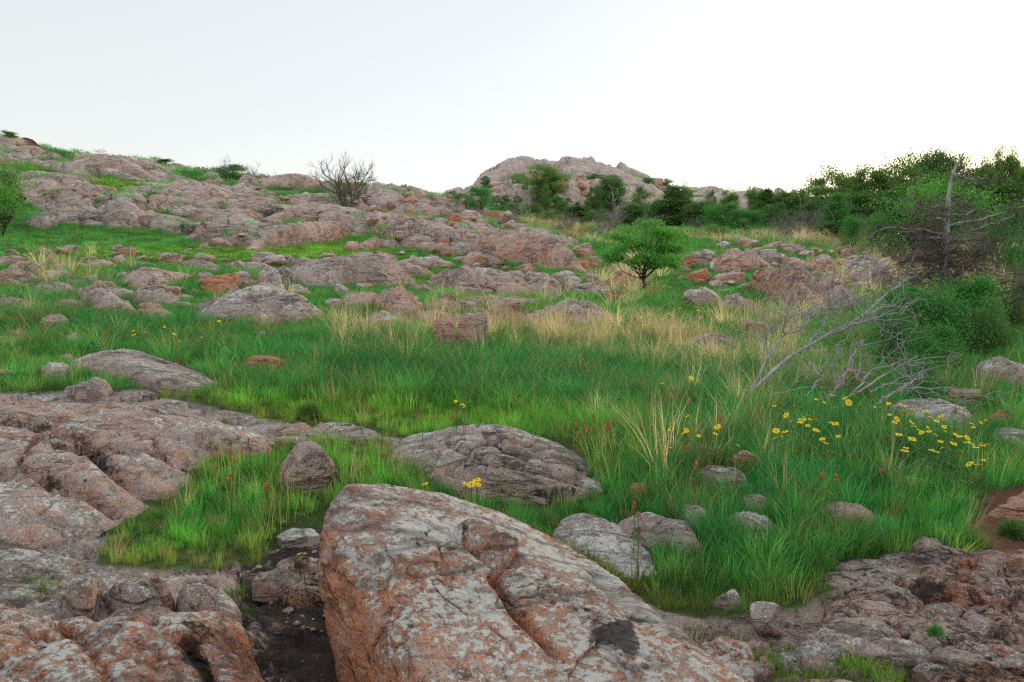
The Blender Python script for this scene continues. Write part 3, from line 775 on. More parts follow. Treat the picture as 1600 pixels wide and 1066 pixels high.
for a in [('grey lichened rock knob beside the left turf patch, above a small orange hollow', [(58,945),(50,915),(70,890),(105,872),(132,878),(122,900),(112,925),(120,955),(90,965)], 'pale', 101),
          ('low lichen crusted rock block left of the pointed orange one', [(122,912),(150,892),(190,890),(222,905),(228,940),(190,952),(140,945)], 'pale', 102),
          ('small orange topped pointed rock below the left turf patch', [(192,905),(212,886),(232,900),(243,925),(225,938),(200,930)], 'warm', 103),
          ('long lichened rock block under the edge of the left turf patch', [(243,915),(258,886),(290,890),(325,915),(352,940),(330,955),(285,950),(250,940)], 'pale', 104),
          ('orange block set below the long lichened one', [(120,965),(150,945),(230,940),(255,960),(225,975),(150,980)], 'warm', 105)]:
    mb_ = max(q[1] for q in a[1]); a = (a[0], [(u, mb_-(mb_-v)*.72) for u, v in a[1]])+a[2:]
    rock2('boulder', a[0], 'boulder', a[1], a[2], a[3], .3, .8, sub=1.6, edge=5)
boulder('boulder', 'rounded triangular grey boulder standing in bright grass behind the big boulder', 474, 758, 96, 64, 'grey', 21, 6, .8, .20, rot=0, blocky=7)
slab('rock_slab', 'thin dark crusted slab beside the small triangular boulder', 'rock slab', [(456,672),(488,654),(530,651),(575,664),(602,683),(560,688),(505,684)], .10, 'grey', 8, 1.4, None, .3)
slab('rock_slab', 'small pink rock joining the left ledge to the dark crusted slab', 'rock slab', [(425,672),(440,656),(470,654),(490,662),(470,676),(445,680)], .07, 'warm', 9, 1.6, None, .3)
boulder('stone', 'small smooth grey stone in the grass above the triangular boulder', 470, 692, 30, 14, 'grey', 22, 4, .8, .4, cat='stone')
boulder('stone', 'small tan stone in the green pocket of the left ledge', 352, 702, 24, 22, 'warm', 23, 4, .9, .25, cat='stone')
rock2('rock_slab', 'long humped slab in grass behind the big boulder, dark clefts in it', 'rock slab',
     [(600,700),(630,690),(690,690),(735,688),(775,683),(830,697),(880,715),(930,742),(952,758),(935,770),(890,776),(850,780),(800,778),(760,775),(700,765),(660,748),(630,722),(608,704)],
     'grey', 13, .42, 1.0, None, 'F7', 1.0, 10)
for a in [('curved grey rock along the back of the big boulder', [(858,822),(890,803),(930,806),(965,830),(1005,862),(1045,893),(1010,905),(955,872),(905,848)], .22, 'pale', 14),
          ('square ended grey block lying in grass right of the big boulder', [(968,803),(1015,796),(1075,808),(1112,828),(1112,858),(1085,862),(1030,846),(985,828)], .22, 'grey', 15),
          ('grey rock in deep grass under the red topped stone', [(1085,738),(1110,722),(1155,722),(1188,740),(1190,765),(1150,765),(1105,755)], .18, 'grey', 16),
          ('smooth pale rock in grass at the middle right, lower of a pair', [(1140,808),(1165,794),(1205,800),(1236,822),(1232,838),(1190,835),(1150,825)], .15, 'pale', 17),
          ('flat pinkish rock in deep grass at the right, below the red flower', [(1296,792),(1325,779),(1365,784),(1400,806),(1395,818),(1345,820),(1305,812)], .12, 'pink', 18),
          ('low mossy stone at the front edge of the right hand grass', [(1450,846),(1475,834),(1500,840),(1510,856),(1480,864)], .07, 'grey', 19),
          ('orange slab half sunk in grass, left of centre', [(368,562),(395,552),(430,552),(452,562),(440,577),(400,577)], .09, 'orange', 20),
          ('long grey slab lying in the left meadow with a dark streak', [(96,553),(130,540),(180,537),(215,549),(255,566),(305,581),(340,600),(300,610),(245,603),(205,592),(165,580),(115,567)], .24, 'grey', 24),
          ('pale rock at the left end of the long meadow slab', [(52,574),(68,562),(92,563),(106,572),(92,584),(64,584)], .12, 'pale', 25),
          ('jagged pale rock just behind the left ledge', [(86,602),(120,598),(140,584),(160,586),(168,606),(150,614),(105,614)], .15, 'pale', 26),
          ('pale cracked rock under the shrubs at the right edge', [(1512,578),(1540,558),(1575,553),(1620,565),(1640,592),(1580,600),(1530,595)], .26, 'pale', 27),
          ('long pale slab behind the yellow daisies on the right', [(1380,634),(1415,621),(1465,620),(1520,632),(1550,652),(1540,672),(1490,668),(1430,655),(1390,648)], .20, 'pale', 28),
          ('pink slab among dry grass, left of the fallen branches', [(1062,530),(1085,517),(1125,514),(1160,526),(1158,546),(1115,552),(1075,545)], .26, 'pink', 29)]:
    mb_ = max(q[1] for q in a[1]); a = (a[0], [(u, mb_-(mb_-v)*.84) for u, v in a[1]])+a[2:]
    rock2('rock_slab', a[0], 'rock slab', a[1], a[3], a[4], .22, 1.1 if 'long' in a[0] else .75, edge=7)
for a in [('red topped round stone above the grey rock at the right', 1162, 730, 52, 27, 'warm', 31),
          ('small stone peeping out behind the smooth pale rock pair', 1188, 798, 42, 20, 'grey', 32),
          ('small orange chunk of rock in grass, centre right', 1000, 770, 32, 14, 'orange', 33),
          ('lichen covered round stone right of the big boulder near the bottom', 1200, 985, 62, 40, 'pale', 34),
          ('flat lichened stone left of the round one by the big boulder', 1140, 953, 52, 24, 'pale', 35),
          ('stubby stone at the left end of the curved grey rock', 1085, 815, 40, 22, 'grey', 36),
          ('small round stone right of the shrubs at the right', 1465, 606, 30, 17, 'pale', 37),
          ('tan stone beside the small round one under the right shrubs', 1478, 592, 32, 12, 'orange', 38),
          ('brownish boulder with dry needles on it, right of the long pale slab', 1510, 632, 46, 24, 'warm', 39),
          ('brown boulder shaded under the fallen branches', 1345, 602, 46, 24, 'warm', 40),
          ('pink boulder in grass behind the fallen branches', 1284, 566, 42, 18, 'warm', 41),
          ('small pink rock at the foot of the fallen branches', 1265, 590, 30, 16, 'pink', 42),
          ('pale rock cut by the right edge below the long slab', 1590, 693, 60, 18, 'pale', 43),
          ('brown rock left of the pale one cut by the right edge', 1568, 664, 34, 22, 'orange', 44),
          ('reddish stone hidden in tall grass under the yellow daisies', 1378, 748, 28, 14, 'orange', 45),
          ('brown stone hidden in grass right of the reddish one', 1422, 760, 26, 14, 'warm', 46),
          ('small stone hidden among yellow daisies at the right', 1272, 672, 26, 18, 'warm', 47)]:
    boulder('boulder', a[0], a[1], a[2], a[3], a[4], a[5], a[6], 5, .8, .3, blocky=6)
# bottom right layered ledges
for a in [('pale lichen slab at the bottom right of centre', [(1236,1020),(1255,992),(1290,970),(1335,985),(1362,1008),(1340,1030),(1300,1040),(1260,1040)], .09, 'pale', 51, .2),
          ('lichen crusted slab under the right end of the big boulder', [(1085,1000),(1120,975),(1180,1000),(1190,1040),(1190,1100),(1120,1120),(1080,1050)], .10, 'hero', 52, .3),
          ('long layered ledge at the right edge above the dark gravel', [(1395,895),(1440,878),(1505,888),(1600,905),(1720,920),(1720,975),(1600,968),(1540,950),(1470,938),(1410,922)], .16, 'umber', 53, .9),
          ('narrow tilted ledge stepping down at the lower right', [(1385,960),(1430,948),(1500,962),(1560,985),(1545,1000),(1480,992),(1410,980)], .08, 'dark', 54, .8),
          ('cracked ledge block at the right edge near the bottom', [(1530,975),(1570,955),(1650,965),(1700,1000),(1660,1025),(1580,1012),(1535,998)], .13, 'umber', 55, .5),
          ('large brown ledge in the bottom right corner', [(1455,1035),(1500,1010),(1560,1020),(1680,1035),(1760,1100),(1600,1180),(1480,1120),(1440,1070)], .15, 'umber', 56, .5),
          ('small pink rock step at the left of the layered ledge', [(1365,905),(1385,890),(1410,896),(1415,912),(1385,920)], .07, 'pink', 57, .3),
          ('flat pink ledge behind the layered one at the right edge', [(1500,862),(1545,852),(1600,852),(1700,862),(1690,885),(1600,882),(1540,878)], .07, 'pink', 58, .6),
          ('thin dark ledge between gravel strips at the lower right', [(1290,960),(1340,945),(1400,955),(1380,975),(1320,975)], .05, 'dark', 59, .6),
          ('orange ledge fragment at the bottom edge by the grass tufts', [(1180,1085),(1240,1055),(1330,1050),(1370,1080),(1300,1130),(1200,1130)], .07, 'warm', 60, .4),
          ('lichen patched shelf in the dark hollow left of the big boulder', [(430,832),(455,818),(490,818),(500,830),(470,840),(440,842)], .03, 'pale', 61, .1),
          ('dark wet shelf in the hollow left of the orange flank', [(400,895),(450,872),(505,868),(515,885),(470,905),(425,912)], .02, 'dark', 63, .3)]:
    slab('rock_slab', a[0], 'rock slab', a[1], a[2]*.8, a[3], a[4], 1.3, None, min(a[5], .35), rim=7)
mound = slab('soil_mound', 'bare red soil mound at the right edge beside the grass', 'soil mound', [(1532,795),(1550,772),(1600,758),(1700,760),(1720,800),(1640,818),(1570,812)], .16, 'soil', 64, 1, None, 0, rim=2)

# ================================================================== MIDDLE GROUND SLABS
for a in [('wide domed grey slab in the middle of the slope', [(430,432),(455,412),(500,403),(560,400),(615,402),(640,418),(655,440),(610,449),(560,444),(520,452),(470,446)], 1.0, 'grey', 71, .25),
          ('pale broken rock at the left end of the wide domed slab', [(396,440),(402,424),(430,418),(462,422),(470,440),(440,449),(410,449)], .55, 'pale', 72, .3),
          ('plum coloured slab with orange right end, centre of the slope', [(666,446),(680,424),(705,417),(745,420),(775,426),(782,446),(765,456),(720,455),(685,452)], .85, 'plum', 73, .15),
          ('cracked pale slab rising from grass, left of centre', [(294,492),(305,474),(345,462),(410,452),(470,455),(508,470),(516,488),(508,503),(465,508),(430,496),(370,500),(325,499)], .80, 'pale', 74, .4),
          ('sloping grey slab in the left meadow with yellow moss behind it', [(108,456),(130,444),(165,449),(200,469),(220,488),(190,494),(160,490),(128,474)], .55, 'grey', 75, .2),
          ('broken grey slab right of the sloping one in the left meadow', [(196,458),(215,444),(250,443),(262,455),(292,465),(285,478),(235,480),(205,474)], .40, 'grey', 76, .5),
          ('flat plum coloured slab between the meadow slabs and the grass', [(178,436),(200,424),(250,421),(300,426),(296,440),(240,445),(190,443)], .25, 'plum', 77, .2),
          ('humped pink rock behind dry grass stalks, centre', [(575,476),(590,456),(620,448),(648,458),(670,478),(655,490),(610,490)], .60, 'pink', 78, .3),
          ('dark streaked low slab above the dry grass, right of centre', [(833,492),(850,478),(900,473),(945,478),(968,492),(950,504),(900,506),(855,502)], .40, 'grey', 79, .5),
          ('long inclined slab streaked with lichen below the ridge', [(712,380),(735,362),(790,362),(850,370),(882,376),(905,398),(918,424),(870,420),(820,408),(770,404),(725,396)], 1.1, 'pink', 80, .35),
          ('small flat slab left of the orange boulders', [(620,378),(650,368),(690,372),(700,384),(660,390),(630,388)], .5, 'pink', 81, .4),
          ('rock behind the domed slab with a notch', [(555,386),(575,375),(605,374),(612,384),(585,392),(562,393)], .6, 'pink', 82, .4),
          ('long layered outcrop descending on the right of the small oak', [(1160,436),(1180,418),(1225,424),(1270,446),(1305,470),(1300,486),(1255,484),(1210,468),(1170,452)], .8, 'warm', 83, .8),
          ('second layered outcrop behind the long one', [(1228,446),(1255,432),(1300,436),(1340,458),(1345,478),(1310,476),(1262,462)], .6, 'pink', 84, .8),
          ('orange topped outcrop right of the small oak', [(1105,412),(1120,394),(1150,388),(1185,398),(1190,416),(1150,424),(1115,424)], 1.0, 'warm', 85, .4),
          ('stacked pale outcrop in front of the dead cedar', [(1298,432),(1318,410),(1345,402),(1380,410),(1402,430),(1385,440),(1340,440)], .8, 'pale', 86, .7),
          ('low broken slab behind the pointed pale rock', [(1115,478),(1130,462),(1160,462),(1190,476),(1170,486),(1130,486)], .35, 'grey', 87, .6),
          ('low pink rock cluster in the meadow at the left edge', [(10,418),(30,409),(58,410),(62,420),(30,424)], .25, 'pink', 88, .3),
          ('flat pinkish rock in the left meadow below the sloping slab', [(50,500),(75,493),(105,495),(112,508),(80,516),(55,511)], .2, 'pink', 89, .3),
          ('flat pale ledge showing at the grass edge in the left meadow', [(88,526),(110,520),(135,524),(128,534),(98,536)], .1, 'pale', 90, .3)]:
    rock2('rock_slab', a[0], 'rock slab', a[1], a[3], a[4], min(a[5]+.12, .55), .85, edge=4.5)
for a in [('orange loaf shaped boulder in the left meadow', 336, 453, 60, 25, 'orange', 111), ('round grey boulder beside the orange loaf shaped one', 376, 448, 26, 24, 'grey', 112),
          ('small red stone left of the orange loaf boulder', 262, 466, 36, 18, 'warm', 113), ('left of two rounded pink boulders behind tall dry grass', 694, 545, 40, 46, 'pink', 114),
          ('right and larger of two rounded pink boulders behind tall dry grass', 738, 545, 50, 56, 'pink', 115), ('round boulder above the twin pink boulders', 694, 482, 30, 24, 'pink', 116),
          ('flattened stone right of the round boulder above the twins', 730, 485, 32, 14, 'grey', 117), ('pink block with dry grass before it, right of the twins', 782, 504, 66, 38, 'pink', 118),
          ('red boulder low in grass behind the small rock hump', 590, 520, 36, 22, 'warm', 119), ('small grey boulder beneath the wide domed slab', 465, 462, 36, 17, 'pale', 120),
          ('small grey boulder under the right end of the wide slab', 530, 462, 26, 18, 'pale', 121), ('pale lump between the two small boulders under the wide slab', 545, 478, 28, 14, 'grey', 122),
          ('rock below the plum slab leaning left', 600, 500, 28, 14, 'grey', 123), ('small white stone above the right end of the wide slab', 645, 411, 16, 12, 'pale', 124),
          ('pale stone beside the small white one', 662, 419, 24, 17, 'pale', 125), ('boulder left of the long inclined slab', 695, 400, 32, 20, 'pink', 126),
          ('brown block above the plum slab', 742, 417, 42, 24, 'pink', 127), ('grey block right of the brown one', 770, 418, 26, 18, 'grey', 128),
          ('upright orange boulder below the ridge', 710, 357, 26, 22, 'orange', 129), ('orange boulder pair, upper left one, centre of the hillside', 607, 362, 16, 20, 'orange', 130),
          ('orange boulder pair, lower one, centre of the hillside', 618, 372, 24, 20, 'orange', 131), ('small red block between two orange boulders', 590, 364, 14, 10, 'orange', 132),
          ('angular brown block on the inclined slab', 788, 377, 24, 18, 'warm', 133), ('narrow brown block beside the angular one', 802, 379, 10, 18, 'warm', 134),
          ('round orange boulder at the foot of the inclined slab', 912, 402, 34, 22, 'warm', 135), ('bright orange block in front of the round orange boulder', 911, 420, 22, 15, 'orange', 136),
          ('dark orange stone right of the bright orange block', 930, 416, 22, 15, 'warm', 137), ('dark boulder behind the trunk of the small oak, left side', 973, 443, 30, 20, 'warm', 138),
          ('grey stone left of the dark boulder by the small oak', 924, 440, 24, 14, 'grey', 139), ('pointed pale rock right of the small oak', 1088, 483, 40, 30, 'pale', 140),
          ('slanted pale rock beside the pointed one', 1112, 476, 38, 26, 'pale', 141), ('orange boulder right of the small oak crown', 1070, 418, 34, 18, 'orange', 142),
          ('dark round boulder beside the orange one near the oak', 1098, 414, 34, 20, 'grey', 143), ('orange boulder under the orange topped outcrop', 1095, 440, 36, 20, 'orange', 144),
          ('long orange stone between outcrops', 1140, 442, 50, 16, 'warm', 145), ('twin humped pale boulder on the right slope', 1212, 412, 38, 22, 'pale', 146),
          ('pale boulder above the twin humped one', 1208, 390, 34, 12, 'pink', 147), ('grey boulder in front of the dead cedar', 1290, 414, 30, 16, 'grey', 148),
          ('small grey stone beside the boulder before the cedar', 1262, 424, 20, 12, 'grey', 149), ('pinkish stone on the right slope among flowers', 1250, 396, 26, 14, 'pink', 150),
          ('small boulder in the dry grass at the right, pink', 1440, 470, 30, 14, 'pink', 151), ('grey boulder under the cedar on the right', 1550, 468, 40, 20, 'pink', 152),
          ('red stone beside the pink slab in dry grass', 1185, 524, 34, 20, 'warm', 153), ('reddish stone on the dry grass slope right of centre', 1170, 512, 22, 14, 'warm', 154),
          ('small grey stone in the left meadow edge', 15, 402, 24, 12, 'pale', 155), ('low dark rock with moss in the left meadow', 222, 417, 34, 8, 'dark', 156),
          ('boulder in grass below the plum slab', 755, 462, 34, 12, 'pink', 157), ('low pale boulder right of the pink block', 835, 508, 50, 16, 'pink', 158),
          ('rounded stone left of the dark streaked slab', 862, 472, 34, 14, 'grey', 159), ('brown flat stone under the small oak', 965, 472, 36, 12, 'orange', 160),
          ('grey stone pair left of the dark slab, right one', 838, 447, 22, 14, 'grey', 161), ('dark lichened boulder in grass left of the small oak', 855, 455, 44, 22, 'grey', 162),
          ('grey boulder left of the dark lichened one', 810, 440, 34, 16, 'grey', 163), ('low rock right of the plum slab', 795, 456, 30, 14, 'grey', 164),
          ('low red rock at the left edge of the middle slope', 105, 484, 34, 16, 'warm', 165), ('shallow orange stone at the far left meadow', 8, 452, 26, 10, 'orange', 166)]:
    boulder('boulder', a[0], a[1], a[2], a[3], a[4], a[5], a[6], 4 if a[3] > 20 else 3, .85, .3, blocky=7)
# ---------------------------------------------------------------- hillside outcrops
for a in [('flat topped boulder slab at the crest, top left corner', [(-30,232),(-20,215),(30,213),(75,221),(88,231),(50,236),(0,236)], 1.3, 'hill', 201, .2),
          ('thick rounded slab just under the crest at the left', [(34,238),(50,229),(85,229),(92,240),(60,244)], .9, 'hill', 202, .1),
          ('long bare slab running along the crest, left', [(104,262),(130,250),(190,247),(240,260),(265,284),(240,288),(190,274),(140,272)], 1.2, 'hill', 203, .25),
          ('layered pink slab on the left hillside above the cliff', [(10,300),(35,282),(95,276),(125,290),(120,306),(70,312),(20,312)], .9, 'hill', 204, .7),
          ('cracked slab in the middle of the left hillside', [(118,302),(135,286),(180,290),(195,300),(165,310),(130,312)], .8, 'hill', 205, .7),
          ('pale grey cliff block on the left hillside above the meadow', [(150,344),(155,318),(185,311),(225,316),(256,326),(256,346),(225,358),(195,357)], 1.7, 'pale', 206, .35),
          ('pink striated block left of the pale cliff block', [(86,344),(100,322),(135,316),(155,325),(152,346),(110,349)], 1.3, 'pink', 207, .7),
          ('split pale rocks above the dark wet slab', [(265,338),(275,325),(320,322),(330,334),(305,342)], .9, 'pale', 208, .5),
          ('dark wet stained slab at the meadow top', [(292,374),(300,364),(340,360),(366,364),(372,374),(335,379)], .6, 'dark', 209, .1),
          ('large smooth grey slab above the middle meadow', [(390,386),(400,366),(450,353),(520,346),(556,354),(560,368),(515,376),(450,388)], 1.5, 'hill', 210, .3),
          ('long dark streaked slab above the large smooth one', [(410,345),(440,328),(500,320),(560,325),(600,340),(560,350),(480,348)], 1.4, 'hill', 211, .4),
          ('rounded ridge slab left of the bare tree', [(410,292),(418,277),(450,271),(490,274),(520,286),(500,298),(450,296)], 1.6, 'hill', 212, .1),
          ('orange red rock face right of the bare tree', [(553,308),(560,295),(590,288),(612,297),(625,310),(590,315)], 1.6, 'orange', 213, .5),
          ('ridge slab sloping down to the saddle', [(610,300),(640,290),(680,300),(700,312),(660,316),(620,312)], 1.2, 'hill', 214, .3),
          ('pink slab below the ridge near the saddle', [(600,330),(630,318),(680,320),(710,332),(680,342),(620,342)], 1.2, 'hill', 215, .5),
          ('long pink slab across the left hillside', [(260,312),(290,298),(350,298),(400,312),(380,324),(310,322)], 1.1, 'hill', 216, .6),
          ('pink slab with dark cracks above the split pale rocks', [(330,344),(350,328),(400,326),(425,340),(400,350),(350,352)], 1.1, 'hill', 217, .7),
          ('pink slab on the slope under the long crest slab', [(250,300),(275,284),(330,285),(370,296),(330,306),(280,306)], 1.0, 'hill', 218, .6),
          ('tilted pink slab left of the orange boulders', [(560,345),(590,338),(640,345),(650,358),(600,362),(565,358)], .9, 'hill', 219, .4),
          ('grey rock shelf in the left hillside shade', [(45,352),(60,338),(100,336),(110,350),(80,360)], .8, 'pale', 220, .6)]:
    rock2('rock_outcrop', a[0], 'rock outcrop', a[1], a[3], a[4], a[5]*.6, .5, edge=4.5)
NAMED = []; NPX = []
def refresh():
    NAMED[:] = [o for o in COL.objects if o.get('label') and o.get('category') in ('boulder', 'rock slab', 'rock outcrop') and not o.get('group')]
    NPX[:] = [to_px(np.array([o.location])) for o in NAMED]
def short_of(o, k=9):
    w_ = o['label'].replace(',', '').split()
    w_ = w_[:k]
    while w_[-1] in ('the', 'of', 'a', 'in', 'with', 'on', 'and', 'at', 'to', 'above', 'behind', 'beside', 'below', 'before', 'under', 'by', 'left', 'right', 'its', 'from', 'between', 'just', 'off', 'near', 'small', 'wide', 'long', 'twin', 'big', 'large', 'dark', 'pale', 'orange', 'plum', 'round', 'against', 'rising', 'running', 'lying', 'peeping', 'cut', 'beneath', 'upper'): w_.pop()
    return ' '.join(w_)
COLW = {'hill': 'pinkish grey', 'pink': 'pink', 'orange': 'orange', 'grey': 'grey', 'pale': 'pale', 'warm': 'brown', 'dark': 'dark', 'plum': 'dark plum', 'umber': 'rust brown'}
def near_label(p, size, kd, nm):
    q = to_px(np.array([p]))
    best = None
    for o, r in zip(NAMED, NPX):
        d = math.hypot(q[0][0]-r[0][0], 1.6*(q[1][0]-r[1][0]))
        if best is None or d < best[0]: best = (d, o, q[0][0]-r[0][0], q[1][0]-r[1][0])
    d, o, dx, dy = best
    w_ = ('right of' if dx > 0 else 'left of') if abs(dx) > 1.6*abs(dy) else ('below' if dy > 0 else 'above')
    return '%s %s %s %s the %s' % ('tiny' if size < 10 else 'small' if size < 16 else 'larger', COLW[kd], nm, w_, short_of(o))
def plates(area, count, lw, hw, slope, kinds, name, word, group, seed, joints=.3, depth=.35, edge=5):
    r_ = np.random.default_rng(seed); xs = [p[0] for p in area]; ys = [p[1] for p in area]; k = 0
    refresh()
    while k < count:
        a = r_.uniform(min(xs), max(xs)); b = r_.uniform(min(ys), max(ys))
        if not inpoly(np.array([a]), np.array([b]), area)[0]: continue
        w_ = r_.uniform(*lw)/2; h_ = r_.uniform(*hw)/2; s_ = slope*r_.uniform(.4, 1.6)
        th = np.linspace(0, 2*np.pi, 12, endpoint=False)+r_.normal(size=12)*.08; e = r_.uniform(.8, 1.1, 12)
        ou = [(a+w_*math.cos(t)*q, b+h_*math.sin(t)*q+s_*w_*math.cos(t)*q) for t, q in zip(th, e)]
        kd = kinds[r_.integers(len(kinds))]
        o = rock2(name, 'x', 'rock ledge', ou, kd, seed*50+k, joints, depth, 'ledges of the '+group, edge=edge)
        o['label'] = near_label(o.location, 12 if w_ < sum(lw)/4 else 20, kd, word).replace('larger', 'long').replace('small ', 'short ')
        k += 1
plates([(1390,880),(1500,862),(1640,880),(1640,1060),(1480,1050),(1360,975)], 44, (60, 200), (10, 24), .20, ['umber', 'dark', 'umber', 'umber', 'plum'], 'rock_ledge', 'ledge', 'layered rock at the lower right', 3, .25, .5, 10)
plates([(395,880),(450,850),(515,850),(520,905),(470,940),(420,950)], 6, (50, 110), (8, 18), .05, ['umber', 'dark', 'plum'], 'rock_ledge', 'ledge', 'dark hollow beside the big boulder', 11, .4, .6, 8)
plates([(60,255),(330,285),(560,310),(600,345),(380,380),(240,345),(60,330)], 44, (36, 150), (10, 24), .14, ['hill', 'hill', 'pink', 'grey', 'pale'], 'rock_ledge', 'slab', 'rocky left hillside', 4, .35, .3)
plates([(600,310),(700,312),(880,385),(900,415),(780,400),(620,375)], 22, (30, 90), (9, 20), .2, ['hill', 'pink', 'grey'], 'rock_ledge', 'slab', 'slope below the saddle', 5, .35, .35)
plates([(0,410),(390,405),(640,395),(900,440),(960,500),(820,500),(560,512),(250,500),(0,500)], 62, (34, 120), (10, 22), .08, ['pale', 'grey', 'pink', 'warm'], 'rock_ledge', 'slab', 'middle slope grass', 7, .35, .4)
plates([(640,395),(930,420),(960,455),(700,462),(600,440)], 20, (30, 90), (10, 20), .1, ['pale', 'grey', 'pink'], 'rock_ledge', 'slab', 'grass below the inclined slab', 9, .35, .5)
plates([(1190,540),(1330,560),(1590,600),(1590,620),(1400,610),(1200,600)], 6, (34, 60), (14, 24), .08, ['pink', 'warm', 'pale'], 'rock_ledge', 'rock', 'ground round the fallen branches', 8, .2, .5)
plates([(1150,395),(1300,410),(1340,470),(1240,480),(1120,420)], 14, (30, 90), (9, 18), .3, ['pink', 'warm', 'pale'], 'rock_ledge', 'slab', 'outcrops right of the small oak', 6, .4, .35)
# far hill crag
# scattered smaller rocks: on the hillside and through the meadow, kept apart by where they lie
_proto = []; _pv = []; RUB = []
for k in range(10):
    V, f = boulder_shape(3, 300+k, 7, 13, .07); V = V+ .04*fbm(V, 4, 3, .6, k)[:, None]*V
    me = mesh_arrays('rock', V, [f], m_rock); attr(me, 'stain_shade', np.zeros(len(V))); _proto.append(me); V2, f2_ = boulder_shape(2, 300+k, 7, 10, .08); _pv.append((V2, f2_))
def scatter(area, count, smin, smax, name, label, group, kinds, flat=.5, seed=0, avoid=True):
    r_ = np.random.default_rng(seed); refresh(); made = 0; tries = 0
    xs = [p[0] for p in area]; ys = [p[1] for p in area]
    while made < count and tries < count*30:
        tries += 1
        a = r_.uniform(min(xs), max(xs)); b = r_.uniform(min(ys), max(ys))
        if not inpoly(np.array([a]), np.array([b]), area)[0]: continue
        c = hit(a, b); s = smin*(smax/smin)**(r_.random()**1.6)*c[1]/F
        if avoid and any(abs(f_[1]-c[1]) < 4 and f_[0][:, 0].min() < c[0] < f_[0][:, 0].max() and f_[0][:, 1].min() < c[1] < f_[0][:, 1].max() and inpoly(np.array([c[0]]), np.array([c[1]]), f_[0])[0] for f_ in FOOT): continue
        g0 = float(ground(c[0], c[1])[0]); kd = kinds[r_.integers(len(kinds))]
        if s*F/c[1] < 13 and name != 'crag_rock':
            V, f = _pv[r_.integers(10)]; an = r_.uniform(0, 6.28); Rz = np.array([[math.cos(an), -math.sin(an), 0], [math.sin(an), math.cos(an), 0], [0, 0, 1]])
            RUB.append((V*np.array([s*.5, s*.45, s*.5*flat])@Rz.T+np.array([c[0], c[1], g0+s*.5*flat*.5]), f)); made += 1; continue
        o = link(name, _proto[r_.integers(10)], loc=(c[0], c[1], g0+s*.5*flat*(.35 if c[1] < 5 else .65)), scale=(s*.5, s*.5*r_.uniform(.7, 1.1), s*.5*flat*r_.uniform(.7, 1.3)),
                 color=KINDS[kd])
        o.rotation_euler = (r_.normal()*.15, r_.normal()*.15, r_.uniform(0, 6.28))
        tag(o, near_label((c[0], c[1], g0), s*F/c[1], kd, name.replace('crag_', '')) if name != 'crag_rock' else label+(' near its left end' if a < 850 else ' at its middle' if a < 950 else ' near its right end'), 'rock', group)
        if s*F/c[1] > 9:
            th = np.linspace(0, 2*np.pi, 8, endpoint=False)
            FOOT.append((np.column_stack([c[0]+s*.4*np.cos(th), c[1]+s*.4*np.sin(th)]), c[1]))
        made += 1
scatter([(560,305),(700,310),(790,345),(900,385),(890,400),(760,395),(640,395),(560,380),(540,340)], 90, 9, 30, 'rock', 'small angular rock in the rubble below the ridge, centre of the hillside',
        'rubble below the ridge', ['hill', 'hill', 'pink', 'orange', 'grey'], .75, 1)
scatter([(100,290),(560,300),(560,380),(400,385),(260,350),(40,335)], 30, 7, 20, 'rock', 'small pink grey rock lying loose on the left hillside', 'loose rocks on the left hillside', ['hill', 'pink', 'grey', 'warm'], .6, 2)
scatter([(0,395),(380,385),(640,395),(920,430),(960,500),(560,505),(300,505),(0,480)], 190, 9, 34, 'rock', 'small rock among the grass of the middle slope', 'small rocks in the middle slope grass', ['pale', 'pink', 'grey', 'warm'], .55, 3)
scatter([(1040,395),(1180,380),(1400,405),(1430,450),(1320,490),(1180,480),(1060,440)], 120, 9, 30, 'rock', 'small rock of the broken outcrops between the small oak and the dead cedar', 'small rocks right of the small oak', ['pale', 'pink', 'warm', 'grey'], .6, 4)
scatter([(1090,1010),(1250,955),(1370,910),(1600,870),(1640,1060),(1200,1066)], 70, 5, 26, 'stone', 'loose brown stone on the gravel at the lower right', 'loose stones on the lower right gravel', ['pink', 'dark', 'warm'], .45, 5)
scatter([(380,860),(470,800),(520,850),(540,1050),(480,1030)], 60, 4, 15, 'stone', 'loose dark stone in the hollow left of the big boulder', 'loose stones in the dark hollow', ['dark', 'warm'], .4, 6)
scatter([(770,305),(820,278),(900,282),(980,288),(1040,300),(1000,325),(880,325),(780,330)], 70, 6, 26, 'crag_rock', 'block of the rocky summit beyond the saddle', 'blocks of the far summit', ['hill', 'hill', 'pink', 'warm'], .8, 8, False)
scatter([(1000,690),(1300,700),(1480,830),(1340,860),(1120,900),(1010,800)], 16, 16, 34, 'rock', '', 'small rocks in the right foreground grass', ['pale', 'grey', 'pink'], .7, 12)
scatter([(0,520),(420,500),(1100,500),(1100,560),(380,600),(0,600)], 26, 12, 34, 'rock', '', 'small rocks in the left and central meadow', ['pale', 'grey', 'pink', 'warm'], .6, 13)

nv = 0; VV = []; FF = []
for V, f in RUB: VV.append(V); FF.append(f+nv); nv += len(V)
me = mesh_arrays('rubble', np.vstack(VV), [np.vstack(FF)], m_rock); attr(me, 'stain_shade', np.zeros(nv))
tag(link('rubble', me, color=KINDS['pink']), 'small broken stones strewn between the larger rocks', 'rubble', None, 'stuff')
